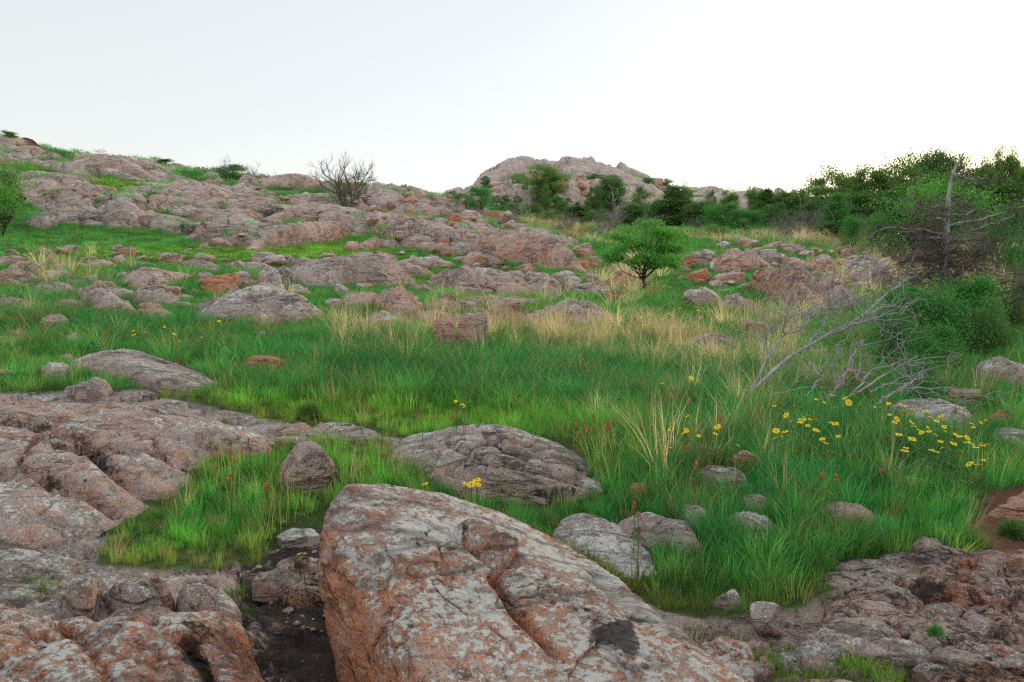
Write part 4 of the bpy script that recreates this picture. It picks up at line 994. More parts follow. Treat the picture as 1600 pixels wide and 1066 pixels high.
# ================================================================== TREES AND SHRUBS
def bend(a, b, k, r_, n=7, sag=0.0):
    a = np.array(a, float); b = np.array(b, float); t = np.linspace(0, 1, n)[:, None]
    L_ = np.linalg.norm(b-a)
    p = a+(b-a)*t
    o1 = r_.normal(size=3)*k*L_; o2 = r_.normal(size=3)*k*L_*.5
    p = p+np.sin(np.pi*t)*o1+np.sin(2*np.pi*t)*o2
    p[:, 2] += (sag*L_*np.sin(np.pi*t))[:, 0]
    return p
def leaf_cards(C, size, r_, droop=0.0):
    n = len(C)
    a = unit(r_.normal(size=(n, 3))); b = unit(np.cross(a, r_.normal(size=(n, 3))))
    s = size*r_.uniform(.6, 1.3, n)[:, None]
    return np.stack([C-a*s*.5, C+b*s*.28-a*s*.05, C+a*s*.5, C-b*s*.28-a*s*.05], 1)
def make_tree(seed, h, wd, leaves, lsize, leafm, nclump=40, bottom=.25, trunks=1, flat=1.0, clump=.16, cone=False, trunk_r=.03, barkm=None):
    """crown built round limbs: every clump of leaves hangs on its own branch. Returns (trunk mesh, crown mesh), base at origin."""
    r_ = np.random.default_rng(seed); wood = MB(); C = []
    cc = []
    while len(cc) < nclump:
        p = r_.uniform(-1, 1, 3)
        q = np.linalg.norm(p)
        if q > 1 or q < .35: continue
        zc = bottom+(1-bottom)*(p[2]+1)/2
        rad = wd/2*(1-.25*r_.random())
        if cone: rad *= (1.05-zc)*1.35
        cc.append([p[0]*rad, p[1]*rad, (zc*h if not flat == 0 else zc*h)*(.93+.1*r_.random())])
    cc = np.array(cc)
    forks = []
    for k in range(trunks):
        lean = r_.normal(size=2)*wd*(.05 if trunks == 1 else .18)
        top = np.array([lean[0], lean[1], h*(.9 if cone else max(bottom+.12, .4))])
        T = bend([r_.normal()*.02*h*(trunks > 1), r_.normal()*.02*h*(trunks > 1), -.06*h], top, .04, r_, 9)
        rr = np.linspace(trunk_r*h, trunk_r*h*.5, 9); rr[0] *= 1.35
        wood.tube(T, rr, 8); forks.append(T)
    for c_ in cc:
        T = forks[r_.integers(trunks)]
        i = r_.integers(4, 9) if not cone else int(np.clip(c_[2]/h*8-1, 1, 8))
        a = T[i]; mid = a*.45+c_*.55+r_.normal(size=3)*.03*h
        B = np.vstack([bend(a, mid, .07, r_, 5), bend(mid, c_, .07, r_, 4)[1:]])
        wood.tube(B, np.linspace(trunk_r*h*.42, trunk_r*h*.08, len(B)), 5)
        for _ in range(3):
            wood.tube(bend(B[-3], c_+r_.normal(size=3)*clump*wd*.6, .1, r_, 4), np.linspace(trunk_r*h*.12, trunk_r*h*.04, 4), 3)
        m = int(leaves/nclump*r_.uniform(.5, 1.5))
        sp_ = clump*wd*r_.uniform(.6, 1.25)
        g_ = r_.normal(size=(m, 3))*sp_*np.array([1, 1, .55])*.62
        C.append(c_+g_)
    C = np.vstack(C); C = C[C[:, 2] > .04*h]
    lv = MB(); lv.quads(leaf_cards(C, lsize, r_))
    return wood.mesh('trunk', barkm or m_bark), lv.mesh('crown', leafm, False)
def plant(name, label, cat, meshes, loc, s=(1, 1, 1), rot=0.0, group=None):
    e = bpy.data.objects.new(name, None); COL.objects.link(e)
    e.location = loc; e.scale = s; e.rotation_euler = (0, 0, rot); tag(e, label, cat, group)
    for nm, me in meshes: link(nm, me, e)
    return e
def stand(px, py=None, Y=None):
    """ground point on the line of sight through (px,py), or at distance Y in the direction px"""
    if Y is None: c = hit(px, py); return c
    x = (px-CX)/F*Y*1.0; z = ground(x, Y)[0]
    x = (px-CX)/F*(Y*cp-(z-CAMZ)*sp); z = ground(x, Y)[0]
    return np.array([x, Y, z])
_ext = {}
def ext(me):
    if me.name not in _ext:
        v = np.zeros(len(me.vertices)*3); me.vertices.foreach_get('co', v); v = v.reshape(-1, 3)
        _ext[me.name] = (np.percentile(v[:, 2], 99.3), np.percentile(v[:, 0], 99)-np.percentile(v[:, 0], 1))
    return _ext[me.name]
def tree_at(px, Y, top, wpx, proto, name, label, cat, group=None, rot=None, py=None, part='crown'):
    """top: pixel row of the crown's top"""
    c = stand(px, py, None if py else Y); Y = c[1]
    ztop = at_y(px, top, Y)[2]; h = max(ztop-c[2], .3)
    tr, cr, ph, pw = proto; ph, pw = ext(cr)
    return plant(name, label, cat, [('trunk', tr), (part, cr)], (c[0], c[1], c[2]-.02), (wpx*Y/F/pw, wpx*Y/F/pw, h/ph), rng.uniform(0, 6.28) if rot is None else rot, group)
P_oak1 = make_tree(1, 5, 4.6, 9500, .18, m_leafol, 46, .18) + (5, 4.8)
P_oak2 = make_tree(2, 5, 4.6, 14000, .18, m_leafdk, 50, .15, 2) + (5, 4.8)
P_oak3 = make_tree(3, 5, 4.6, 6500, .18, m_leafol, 40, .25, 2, clump=.14) + (5, 4.8)
P_bush = make_tree(4, 2, 2.6, 7000, .09, m_leaf, 40, .02, 4, trunk_r=.015) + (2, 2.8)
P_bushdk = make_tree(5, 2, 2.6, 7000, .09, m_leafdk, 40, .02, 4, trunk_r=.015) + (2, 2.8)
P_bright = make_tree(6, 4, 5.2, 9000, .12, m_leafbr, 44, .30, 3) + (4, 5.4)
P_cedar = make_tree(7, 5, 3.0, 12000, .14, m_leafdk, 70, .06, 1, clump=.13, cone=True) + (5, 2.9)
P_cedar2 = make_tree(8, 5, 3.2, 9000, .11, m_leaf, 60, .06, 1, clump=.13, cone=True) + (5, 3.0)

# the small oak in the meadow
tr, cr = make_tree(12, 2.9, 2.75, 8500, .090, m_leafbr, 38, .34, 1, clump=.105, trunk_r=.020)
c = hit(1005, 462)
Yo = c[1]; ho = at_y(1005, 347, Yo)[2]-c[2]
plant('oak_tree', 'small bright green oak with a single dark trunk standing in the meadow', 'tree', [('trunk', tr), ('crown', cr)], (c[0], c[1], c[2]), (136*Yo/F/ext(cr)[1],)*2+(ho/ext(cr)[0],), .6)

T1 = 'trees of the wooded ridge on the right'
RIDGE = [ # px, Y, top, width, proto, label
 (1196,62,296,46,P_cedar,'small dark tree at the left end of the wooded ridge'),
 (1226,60,300,50,P_oak2,'low dark tree second from the left end of the wooded ridge'),
 (1262,58,288,50,P_oak1,'olive tree where the ridge line starts to climb'),
 (1294,56,262,60,P_oak1,'leafy oak forming the left shoulder of the wooded ridge'),
 (1330,58,264,52,P_oak3,'thin crowned oak with sky showing through, right of the left shoulder'),
 (1360,57,264,62,P_oak3,'open crowned oak in the dip of the wooded ridge'),
 (1392,56,250,70,P_oak1,'broad oak on the ridge above the bright green oak'),
 (1425,58,242,66,P_oak1,'tall oak at the first high point of the wooded ridge'),
 (1452,57,238,60,P_oak2,'dark oak at the very top of the wooded ridge'),
 (1482,56,246,64,P_oak1,'oak on the ridge right behind the dead cedar top'),
 (1516,57,252,62,P_oak3,'oak right of the dead cedar top on the ridge'),
 (1540,60,242,34,P_oak3,'small headed tree left of the tower shaped one'),
 (1562,58,228,34,P_oak3,'narrow tower shaped tree, tallest on the wooded ridge'),
 (1580,60,242,28,P_oak3,'shorter narrow tree right of the tower shaped one'),
 (1606,56,250,56,P_oak1,'oak cut by the right edge on the ridge line'),
 (1640,56,246,60,P_oak2,'oak outside the right edge on the ridge line'),
 (1275,50,312,60,P_oak2,'dark understorey tree under the left shoulder oak'),
 (1345,48,300,80,P_oak2,'dark shaded tree left of the bright green oak'),
 (1400,47,296,70,P_oak2,'dark shaded tree just left of the bright crown'),
 (1450,48,272,80,P_oak2,'dark oak between the ridge top and the bright crown'),
 (1520,48,282,80,P_oak2,'dark oak filling the slope right of the dead cedar'),
 (1580,47,286,80,P_oak2,'dark shaded oak near the right edge'),
 (1630,46,290,70,P_oak2,'dark oak just outside the right edge')]
for a in RIDGE: tree_at(a[0], a[1], a[2], a[3], a[4], 'oak_tree' if a[4] is not P_cedar else 'cedar_tree', a[5], 'tree', T1)
for a in [(1452,30,276,170,P_bright,'oak_tree','bright green spreading oak crown behind the dead cedar'),
          (1306,40,302,56,P_cedar2,'cedar_tree','green cone shaped cedar at the edge of the dry grass'),
          (1332,36,338,40,P_bush,'bush','round bush right of the cone shaped cedar'),
          (1392,30,324,70,P_bush,'bush','tall round bright green bush left of the dead cedar'),
          (1578,26,318,70,P_bush,'bush','green bush at the right under the dark oaks'),
          (1604,17,380,34,P_bush,'bush','green leaves cut by the right edge above the yellow flowers'),
          (1052,60,292,62,P_cedar,'cedar_tree','dark pointed cedar below the far summit right end'),
          (1030,62,312,40,P_oak2,'oak_tree','dark low tree left of the pointed cedar'),
          (1092,58,316,60,P_oak2,'oak_tree','dark green tree right of the pointed cedar'),
          (1128,54,318,66,P_bush,'bush','rounded green thicket left of the wooded ridge'),
          (1165,52,326,60,P_bush,'bush','lighter green thicket at the foot of the wooded ridge'),
          (1118,46,350,42,P_bright,'bush','small bright green bush above the small oak right side'),
          (1212,56,318,56,P_bushdk,'bush','dark thicket left of the grey brush'),
          (752,48,292,50,P_bush,'oak_tree','round bright green tree in the saddle'),
          (722,50,302,30,P_bushdk,'bush','dark bush left of the round green tree in the saddle'),
          (852,92,258,62,P_oak1,'oak_tree','spreading oak halfway up the far rocky summit'),
          (853,80,290,20,P_bushdk,'bush','small dark bush under the summit oak'),
          (952,86,277,46,P_oak2,'oak_tree','dark oak on the right side of the far summit'),
          (926,84,292,26,P_bushdk,'bush','dark bush left of the right summit oak'),
          (1000,78,293,44,P_bushdk,'bush','low green bush near the right end of the far summit'),
          (930,116,272,36,P_bushdk,'bush','low bush high on the far summit face'),
          (902,70,322,60,P_cedar,'cedar_tree','dark thicket tree below the summit oak'),
          (935,66,328,50,P_bushdk,'bush','dark brush behind the pale dead tree'),
          (985,66,318,50,P_oak2,'oak_tree','dark tree between dead tree and pointed cedar'),
          (800,62,318,50,P_bushdk,'bush','dark brush right of the round saddle tree'),
          (780,58,322,40,P_bush,'bush','green brush at the foot of the saddle tree'),
          (832,60,334,40,P_bush,'bush','green bush at the foot of the thin pale dead tree'),
          (865,60,330,50,P_bushdk,'bush','dark bush left of the thicket tree'),
          (1140,62,296,26,P_oak3,'oak_tree','tiny tree on the skyline right of the far summit'),
          (1072,64,288,20,P_oak3,'oak_tree','thin skyline tree just right of the far summit'),
          (1110,70,298,22,P_bushdk,'bush','small skyline bush left of the wooded ridge'),
          (1175,66,292,28,P_oak3,'oak_tree','small skyline tree before the wooded ridge')]:
    tree_at(a[0], a[1], a[2], a[3], a[4], a[5], a[6], 'bush' if a[5] == 'bush' else 'tree')
rb = np.random.default_rng(61); nb_ = 0
while nb_ < 46:
    a, b = rb.uniform(752, 1045), rb.uniform(288, 336)
    c = hit(a, b)
    if c[1] < 70: continue
    wb_ = rb.uniform(9, 26)
    side = 'left part' if a < 850 else 'middle' if a < 945 else 'right part'
    tree_at(a, c[1], b-wb_*rb.uniform(.55, .9), wb_, (P_bushdk, P_bush)[nb_ % 3 == 0], 'bush', 'small dark bush in the rocks of the far summit, '+side, 'bush', 'small bushes on the far summit', py=b); nb_ += 1
# left side
for a in [(-6,27,232,100,P_bright,'oak_tree','bright green leafy branch of a tree cut by the left edge','tree'),
          (-4,24,282,74,P_bright,'bush','bright green bush cut by the left edge below the leafy tree','bush'),
          (366,51,258,58,P_bush,'bush','dome shaped green bush on the left skyline','bush'),
          (256,51,248,28,P_oak3,'bush','small thin bush on the left skyline','bush'),
          (14,52,204,26,P_oak3,'bush','small bush on the crest in the top left corner','bush'),
          (708,52,298,18,P_bushdk,'bush','low bush at the saddle end of the ridge','bush'),
          (632,48,288,16,P_bushdk,'bush','tiny dark bush on the ridge right of the bare tree','bush')]:
    tree_at(a[0], a[1], a[2], a[3], a[4], a[5], a[6], a[7])
# green shrubs under the dead cedar
for a in [(1432,9.6,445,110,P_bush,'leafy green shrub left of the dead cedar foot'),(1500,10.4,430,110,P_bush,'leafy dark green shrub right at the dead cedar foot'),
          (1450,8.3,505,90,P_bush,'lower leafy shrub behind the fallen branches'),(1385,8.6,480,66,P_bush,'leafy shrub under the long fallen branch'),
          (1540,9.3,478,80,P_bushdk,'dull green shrub above the cracked pale rock'),(1395,10.6,444,60,P_bush,'small bright leafed shrub by the fallen branch tips'),
          (1590,12,440,50,P_bushdk,'dull shrub at the right edge beyond the cedar foot'),(1440,6.9,560,60,P_bush,'low leafy shrub among the fallen branches')]:
    tree_at(a[0], a[1], a[2], a[3], a[4], 'shrub', a[5], 'shrub')

# ---------------------------------------------------------------- bare and dead trees
def twig_tree(seed, h, wd, trunk_r, mat, depth=4, trunks=3, up=.6, spread=.7, first=.15):
    r_ = np.random.default_rng(seed); m = MB(); m2 = MB()
    def grow(p, d, L_, r, lv):
        q = p+d*L_
        pts = bend(p, q, .08, r_, 5)
        (m if lv == 0 else m2).tube(pts, np.linspace(r, r*.55, 5), 5 if lv < 2 else 3)
        if lv >= depth: return
        for k in range(r_.integers(3, 5) if lv < 2 else r_.integers(2, 4)):
            t = r_.uniform(.3, 1); b = pts[int(t*4)]
            nd = unit(d+r_.normal(size=3)*spread*np.array([1, 1, .6])+np.array([0, 0, up*.25]))
            grow(b, nd, L_*r_.uniform(.5, .8), r*.55, lv+1)
    for k in range(trunks):
        a = 6.28*k/trunks+r_.uniform(0, 1)
        d = unit(np.array([math.cos(a)*.55*wd/h, math.sin(a)*.55*wd/h, up])+r_.normal(size=3)*.1)
        grow(np.array([0, 0, -.03*h]), d, h*.48, trunk_r, 0)
    a = m.mesh('trunk', mat); b = m2.mesh('branches', mat)
    return a, b
P_bare = twig_tree(31, 3, 3.4, .055, m_deaddk, 5, 6, up=.95, spread=.6)
P_twig = twig_tree(32, 2, 1.6, .022, m_deadpale, 4, 4)
P_brush = twig_tree(33, 2, 2.6, .024, m_deadpale, 5, 8)
P_pale = twig_tree(34, 3.2, 1.6, .05, m_dead, 3, 1, up=1.0, spread=.9)
def dims(meshes):
    lo = np.full(3, 9e9); hi = -lo
    for me in meshes:
        v = np.zeros(len(me.vertices)*3); me.vertices.foreach_get('co', v); v = v.reshape(-1, 3)
        lo = np.minimum(lo, v.min(0)); hi = np.maximum(hi, v.max(0))
    return hi[2], max(hi[0]-lo[0], hi[1]-lo[1])
def bare_at(px, Y, top, wpx, pr, name, label, cat='dead tree', rot=None, group=None):
    c = stand(px, None, Y); h = at_y(px, top, Y)[2]-c[2]; ph, pw = dims(pr)
    plant(name, label, cat, [('trunk', pr[0]), ('branches', pr[1])], c, (wpx*Y/F/pw,)*2+(h/ph,), rng.uniform(0, 6.28) if rot is None else rot, group)
bare_at(545, 42, 234, 118, P_bare, 'bare_tree', 'bare grey tree with wide spreading branches on the ridge', rot=.4)
for a in [(352,50,236,50,P_twig,'bare twigs rising behind the dome shaped skyline bush'),(398,50,248,40,P_twig,'leaning bare twigs right of the dome shaped bush'),
          (328,50,256,20,P_twig,'small bare twigs left of the dome shaped bush'),(154,53,229,26,P_twig,'small bare twigs on the left skyline, left pair member'),
          (180,53,236,24,P_twig,'small bare twigs on the left skyline, right pair member'),(424,50,262,20,P_twig,'faint bare sapling left of the bare tree'),
          (471,46,264,12,P_twig,'tiny bare sapling on the rounded ridge slab'),(238,52,246,18,P_twig,'bare twigs beside the small skyline bush')]:
    bare_at(*a[:5], 'bare_shrub', a[5], 'bare shrub')
for a in [(830,52,276,22,P_pale,'thin pale dead tree left of the summit thicket'),(952,52,288,62,P_pale,'pale dead tree with wide crooked arms below the summit'),
          (815,54,300,26,P_pale,'faint pale dead tree at the foot of the summit'),(1598-345,52,300,26,P_pale,'pale dead tree at the grey brush'),
          (1598,48,255,30,P_pale,'pale bare tree at the right edge of the ridge'),(1434,46,250,16,P_pale,'bare stem above the bright green crown')]:
    bare_at(*a[:5], 'dead_tree', a[5])
for a in [(948,48,312,84,P_brush,'grey brown brush round the pale dead tree'),(885,49,322,56,P_brush,'grey brush left of the pale dead tree'),(1258,43,310,110,P_brush,'wide tangle of grey brush below the wooded ridge'),
          (1222,44,322,60,P_brush,'grey brush at the left of the wide tangle'),(1340,40,318,70,P_brush,'grey brush left of the tall round bush'),(1012,48,326,64,P_brush,'grey brush under the dark tree by the pointed cedar'),
          (1375,20,412,60,P_brush,'grey brush on the rocks left of the dead cedar'),(1545,27,306,110,P_brush,'grey brush right of the bright green crown'),(1090,54,334,50,P_brush,'low grey brush behind the small oak'),
          (795,50,318,54,P_brush,'low grey brush right of the saddle tree')]:
    bare_at(*a[:5], 'brush', a[5], 'brush')

# the dead cedar on the right: every limb surveyed
def dead_cedar():
    Y = 11.5
    base = stand(1478, None, Y)
    e = bpy.data.objects.new('dead_cedar', None); COL.objects.link(e); e.location = base
    tag(e, 'dead grey cedar with long drooping limbs and a tangle of brown twigs', 'dead tree')
    r_ = np.random.default_rng(5)
    def pt(a, b, y=Y): return at_y(a, b, y)-base
    tp = [pt(1478, 512), pt(1475, 470), pt(1474, 430), pt(1477, 395), pt(1479, 360), pt(1481, 325), pt(1484, 295), pt(1490, 268), pt(1500, 250), pt(1507, 238)]
    tp[0] = np.array([0, 0, -.05])
    m = MB(); m.tube(np.array(tp), [.12, .085, .075, .058, .047, .039, .03, .022, .015, .010], 10)
    link('trunk', m.mesh('trunk', m_dead), e)
    limbs = [[(1480,368),(1440,358),(1400,355),(1372,357),(1358,372)], [(1480,372),(1450,372),(1430,366),(1395,358)], [(1479,338),(1450,332),(1432,322),(1425,305)],
             [(1479,325),(1462,324),(1445,328)], [(1481,335),(1510,335),(1525,328)], [(1481,352),(1520,345),(1560,335),(1600,322)], [(1482,372),(1520,362),(1565,342),(1605,330)],
             [(1484,305),(1492,314),(1515,317)], [(1488,272),(1510,280),(1545,279)], [(1479,382),(1462,375),(1450,385),(1440,400)], [(1478,400),(1450,392),(1430,402),(1415,425)],
             [(1478,398),(1500,394),(1530,402),(1545,380)], [(1476,412),(1510,420),(1545,432),(1600,428)], [(1474,420),(1450,425),(1425,440),(1400,452),(1390,462)],
             [(1475,418),(1440,432),(1415,452),(1405,470)], [(1478,468),(1520,462),(1560,458),(1600,446)], [(1480,470),(1530,478),(1570,480),(1600,460)], [(1477,446),(1530,452),(1575,440),(1610,442)],
             [(1479,440),(1510,415),(1530,400),(1560,372)], [(1476,405),(1430,405),(1400,415)], [(1483,345),(1465,340),(1452,345)]]
    tw = MB()
    for k, l_ in enumerate(limbs):
        dy = r_.uniform(-.9, .9); P = np.array([pt(a, b, Y+dy*(i/(len(l_)-1))) for i, (a, b) in enumerate(l_)])
        t = np.linspace(0, 1, 14); s_ = np.linspace(0, 1, len(P))
        Q = np.column_stack([np.interp(t, s_, P[:, j]) for j in range(3)])
        for _ in range(2): Q[1:-1] = (Q[:-2]+2*Q[1:-1]+Q[2:])/4
        Q[1:-1] += r_.normal(size=(12, 3))*.015
        lm = MB(); lm.tube(Q, np.linspace(.022, .006, 14), 5)
        low = np.mean([b for a, b in l_]) > 378
        link('limb', lm.mesh('limb', m_dead if not low else m_deaddk), e)
        for _ in range(40 if low else 26):
            b = Q[r_.integers(2, 14)]; d = unit(r_.normal(size=3)*np.array([1, 1, .7]))
            L_ = r_.uniform(.12, .42); q = b+d*L_
            tw.tube(bend(b, q, .1, r_, 4), np.linspace(.006, .003, 4), 3)
            for _ in range(4): 
                bb = b+d*L_*r_.uniform(.3, 1); tw.tube(bend(bb, bb+unit(r_.normal(size=3))*r_.uniform(.06, .2), .1, r_, 3), [.004, .003, .002], 3)
    # twiggy mass about the middle of the trunk
    for _ in range(170):
        b = pt(1476, r_.uniform(375, 455)); a = r_.uniform(0, 6.28); rr = r_.uniform(.15, 1.5)
        q = b+np.array([math.cos(a)*rr, math.sin(a)*rr, r_.normal()*.22-.05])
        p = bend(b, q, .12, r_, 5); tw.tube(p, np.linspace(.008, .003, 5), 3)
        for _ in range(5):
            bb = p[r_.integers(1, 5)]; tw.tube(bend(bb, bb+unit(r_.normal(size=3))*r_.uniform(.08, .28), .1, r_, 3), [.004, .003, .002], 3)
    o = link('twigs', tw.mesh('twigs', m_deaddk), e); o['kind'] = 'stuff'
dead_cedar()
# fallen grey branches at the right
def fallen():
    Y = 6.6
    base = hit(1165, 640)
    r_ = np.random.default_rng(9)
    groups = [('fallen_branch', 'long grey forked dead branch reaching up right from the dry grass', [
        [(1140,650,6.5),(1185,598,6.7),(1225,565,6.8),(1262,540,7.0),(1300,522,7.2),(1345,495,7.5),(1375,470,7.8),(1395,450,8.0),(1432,430,8.3)],
        [(1262,540,7.0),(1290,500,7.2),(1300,470,7.3),(1335,455,7.5)], [(1300,522,7.2),(1340,505,7.0),(1372,496,7),(1400,490,7)], [(1345,495,7.5),(1385,478,7.8),(1410,480,8)]], .033),
      ('fallen_branch', 'upright forked grey branch at the left of the fallen branches', [
        [(1142,640,6.6),(1185,600,6.7),(1195,560,6.8),(1225,520,7),(1255,490,7.2),(1290,470,7.4),(1330,462,7.6)],
        [(1195,560,6.8),(1192,540,6.8),(1200,520,6.9),(1225,495,7)], [(1225,520,7),(1228,500,7),(1232,470,7.1)], [(1225,520,7),(1250,515,6.9),(1270,490,7),(1290,478,7)],
        [(1255,490,7.2),(1300,480,7.2),(1345,476,7.4)]], .026),
      ('fallen_branch', 'short grey branch rising at the middle of the fallen heap', [
        [(1288,640,6.3),(1310,600,6.4),(1330,560,6.5),(1348,530,6.6)], [(1330,560,6.5),(1340,600,6.4),(1347,530,6.6)], [(1310,600,6.4),(1305,565,6.4),(1312,545,6.5)]], .024),
      ('fallen_branch', 'pale grey branch sweeping right over the dark rock', [
        [(1285,645,6.0),(1330,618,6.2),(1385,585,6.4),(1435,556,6.6)], [(1330,618,6.2),(1360,578,6.3),(1410,568,6.4),(1440,575,6.5)], [(1360,612,6.2),(1390,600,6.2),(1418,586,6.3)]], .022),
      ('fallen_branch', 'darkened grey branch bending right above the yellow daisies', [
        [(1345,650,5.9),(1375,625,6.0),(1400,610,6.1),(1442,605,6.2),(1480,610,6.3)], [(1400,610,6.1),(1430,595,6.1),(1442,585,6.2)]], .024),
      ('fallen_branch', 'thin low branch lying towards the long pale slab', [
        [(1380,642,5.8),(1430,640,5.8),(1490,636,5.9)], [(1360,632,6),(1380,645,5.8),(1384,652,5.8)]], .014),
      ('fallen_branch', 'low grey stub branches at the foot of the fallen heap', [
        [(1180,625,6.4),(1230,612,6.5),(1280,600,6.6)], [(1250,632,6.3),(1275,600,6.4),(1280,575,6.5)], [(1225,640,6.1),(1260,645,6.0),(1310,640,6)]], .02)]
    for nm, lab, lines, r0 in groups:
        org = at_y(*lines[0][0]); e = bpy.data.objects.new(nm, None); COL.objects.link(e); e.location = org
        tag(e, lab, 'dead branch', 'fallen dead branches in the dry grass'); tw = MB()
        for k, ln in enumerate(lines):
            P = np.array([at_y(*q) for q in ln])-org; t = np.linspace(0, 1, 18); s_ = np.linspace(0, 1, len(P))
            Q = np.column_stack([np.interp(t, s_, P[:, j]) for j in range(3)])
            for _ in range(2): Q[1:-1] = (Q[:-2]+2*Q[1:-1]+Q[2:])/4
            Q[1:-1] += r_.normal(size=(16, 3))*.008
            m = MB(); m.tube(Q, np.linspace(r0*.72 if k == 0 else r0*.4, .004, 18)*(1+.12*r_.normal(size=18)), 6)
            link('limb', m.mesh('limb', m_dead), e)
            for _ in range(14 if lines[0][0][0] < 1200 and r0 > .022 else 6):
                b = Q[r_.integers(5, 18)]; d = unit(unit(Q[-1]-Q[0])+r_.normal(size=3)*.75); L_ = r_.uniform(.12, .5)
                p = bend(b, b+d*L_, .1, r_, 5); tw.tube(p, np.linspace(.0055, .002, 5), 3)
                for _ in range(3):
                    bb = p[r_.integers(1, 5)]; tw.tube(bend(bb, bb+unit(d+r_.normal(size=3)*.8)*L_*.5, .1, r_, 4), np.linspace(.003, .0015, 4), 3)
        link('twigs', tw.mesh('twigs', m_dead), e)
fallen()

# ================================================================== GRASS
SRC = bpy.data.collections.new('tuft_sources')       # never linked to the scene: only instanced
def tuft(name, seed, n, h, rad, bw, lean, segs=3, heads=False):
    r_ = np.random.default_rng(seed)
    a = r_.uniform(0, 6.28, n); rr = rad*np.sqrt(r_.random(n)); bx = rr*np.cos(a); by = rr*np.sin(a)
    ht = h*r_.uniform(.45, 1.1, n); az = a+r_.normal(size=n)*.9; ln = lean*ht*r_.uniform(.2, 1.6, n)
    face = r_.uniform(0, 6.28, n); V = []; Fc = []; nb = 0
    for i in range(n):
        rows = []
        for k in range(segs+1):
            t = k/segs; o = ln[i]*t**2.0
            c_ = np.array([bx[i]+math.cos(az[i])*o, by[i]+math.sin(az[i])*o, ht[i]*t*(1-.25*lean*t)-.01])
            wv = bw*(1-t**1.6)*.5+.0002
            if heads and t > .6: wv = bw*.9
            s_ = np.array([math.cos(face[i]), math.sin(face[i]), 0])*wv
            rows += [c_-s_, c_+s_]
        V += rows
        for k in range(segs): q = nb+2*k; Fc.append((q, q+1, q+3, q+2))
        nb += 2*(segs+1)
    me = mesh_arrays(name, np.array(V), [np.array(Fc)], m_grass, True)
    o = bpy.data.objects.new(name, me); SRC.objects.link(o)
# variant order is alphabetical: a short turf, b meadow, c deep, d dry straw, e far turf, f broad sprig
for k in range(3): tuft('a%d' % k, 50+k, 40, .10, .055, .0036, .35)
for k in range(3): tuft('b%d' % k, 60+k, 36, .18, .06, .0040, .28, 4)
for k in range(3): tuft('c%d' % k, 70+k, 38, .28, .09, .0046, .42, 5)
for k in range(3): tuft('d%d' % k, 80+k, 22, .62, .07, .0040, .38, 6)
for k in range(3): tuft('e%d' % k, 90+k, 50, .20, .28, .014, .5, 2)
for k in range(3): tuft('f%d' % k, 95+k, 20, .09, .07, .010, .9, 3)
for k in range(3): tuft('g%d' % k, 105+k, 9, .40, .10, .0042, .35, 5)
def instancer(name, pts, rot, scl, vid, tint, label, cat):
    me = bpy.data.meshes.new(name); n = len(pts)
    me.vertices.add(n); me.vertices.foreach_set('co', np.asarray(pts, np.float32).ravel())
    for nm, arr in (('rot', rot), ('scl', scl)):
        a = me.attributes.new(nm, 'FLOAT_VECTOR', 'POINT'); a.data.foreach_set('vector', np.asarray(arr, np.float32).ravel())
    a = me.attributes.new('vid', 'INT', 'POINT'); a.data.foreach_set('value', np.asarray(vid, np.int32))
    a = me.attributes.new('tint', 'FLOAT_COLOR', 'POINT'); a.data.foreach_set('color', np.column_stack([tint, np.ones(n)]).astype(np.float32).ravel())
    o = link(name, me); tag(o, label, cat, None, 'stuff')
    ng = bpy.data.node_groups.new(name+'_nodes', 'GeometryNodeTree')
    ng.interface.new_socket('Geometry', in_out='INPUT', socket_type='NodeSocketGeometry'); ng.interface.new_socket('Geometry', in_out='OUTPUT', socket_type='NodeSocketGeometry')
    A = ng.nodes.new; i = A('NodeGroupInput'); ou = A('NodeGroupOutput'); ip = A('GeometryNodeInstanceOnPoints')
    ci = A('GeometryNodeCollectionInfo'); ci.inputs['Collection'].default_value = SRC; ci.inputs['Separate Children'].default_value = True; ci.inputs['Reset Children'].default_value = True
    def na(nm, dt):
        x = A('GeometryNodeInputNamedAttribute'); x.data_type = dt; x.inputs['Name'].default_value = nm; return x.outputs['Attribute']
    lk = ng.links.new; m2p = A('GeometryNodeMeshToPoints'); lk(i.outputs[0], m2p.inputs[0])
    lk(m2p.outputs[0], ip.inputs['Points']); lk(ci.outputs[0], ip.inputs['Instance']); ip.inputs['Pick Instance'].default_value = True
    lk(na('vid', 'INT'), ip.inputs['Instance Index']); lk(na('rot', 'FLOAT_VECTOR'), ip.inputs['Rotation']); lk(na('scl', 'FLOAT_VECTOR'), ip.inputs['Scale'])
    lk(ip.outputs[0], ou.inputs[0])
    md = o.modifiers.new('scatter', 'NODES'); md.node_group = ng
    return o
ell = lambda px, py, a, b, u, v: np.exp(-(((px-a)/u)**2+((py-b)/v)**2)**1.5)
STRAW = [(790,520,120,22,.5),(700,505,30,24,.7),(745,528,40,18,.7),(785,500,14,26,.9),(920,530,140,28,.8),(1010,545,80,30,.7),(1130,595,80,50,.7),(1060,565,90,30,.5),(1230,550,50,40,.5),(1230,500,30,40,.5),(1150,500,30,30,.5),
         (980,440,40,40,.35),(860,358,80,16,.6),(930,372,50,10,.35),(1180,374,110,10,.35),(1290,376,50,10,.8),(1340,385,40,10,.5),(110,430,50,26,.4),(395,505,24,18,.8),(60,420,40,20,.3),
         (570,520,60,30,.35),(1330,470,60,60,.25),(1540,420,90,50,.25),(1200,610,80,40,.4),(430,287,40,10,1.2),(1400,420,50,30,.5),(640,550,100,30,.25),(1270,620,80,20,.3),(1500,640,90,30,.12),(860,470,50,10,.2)]
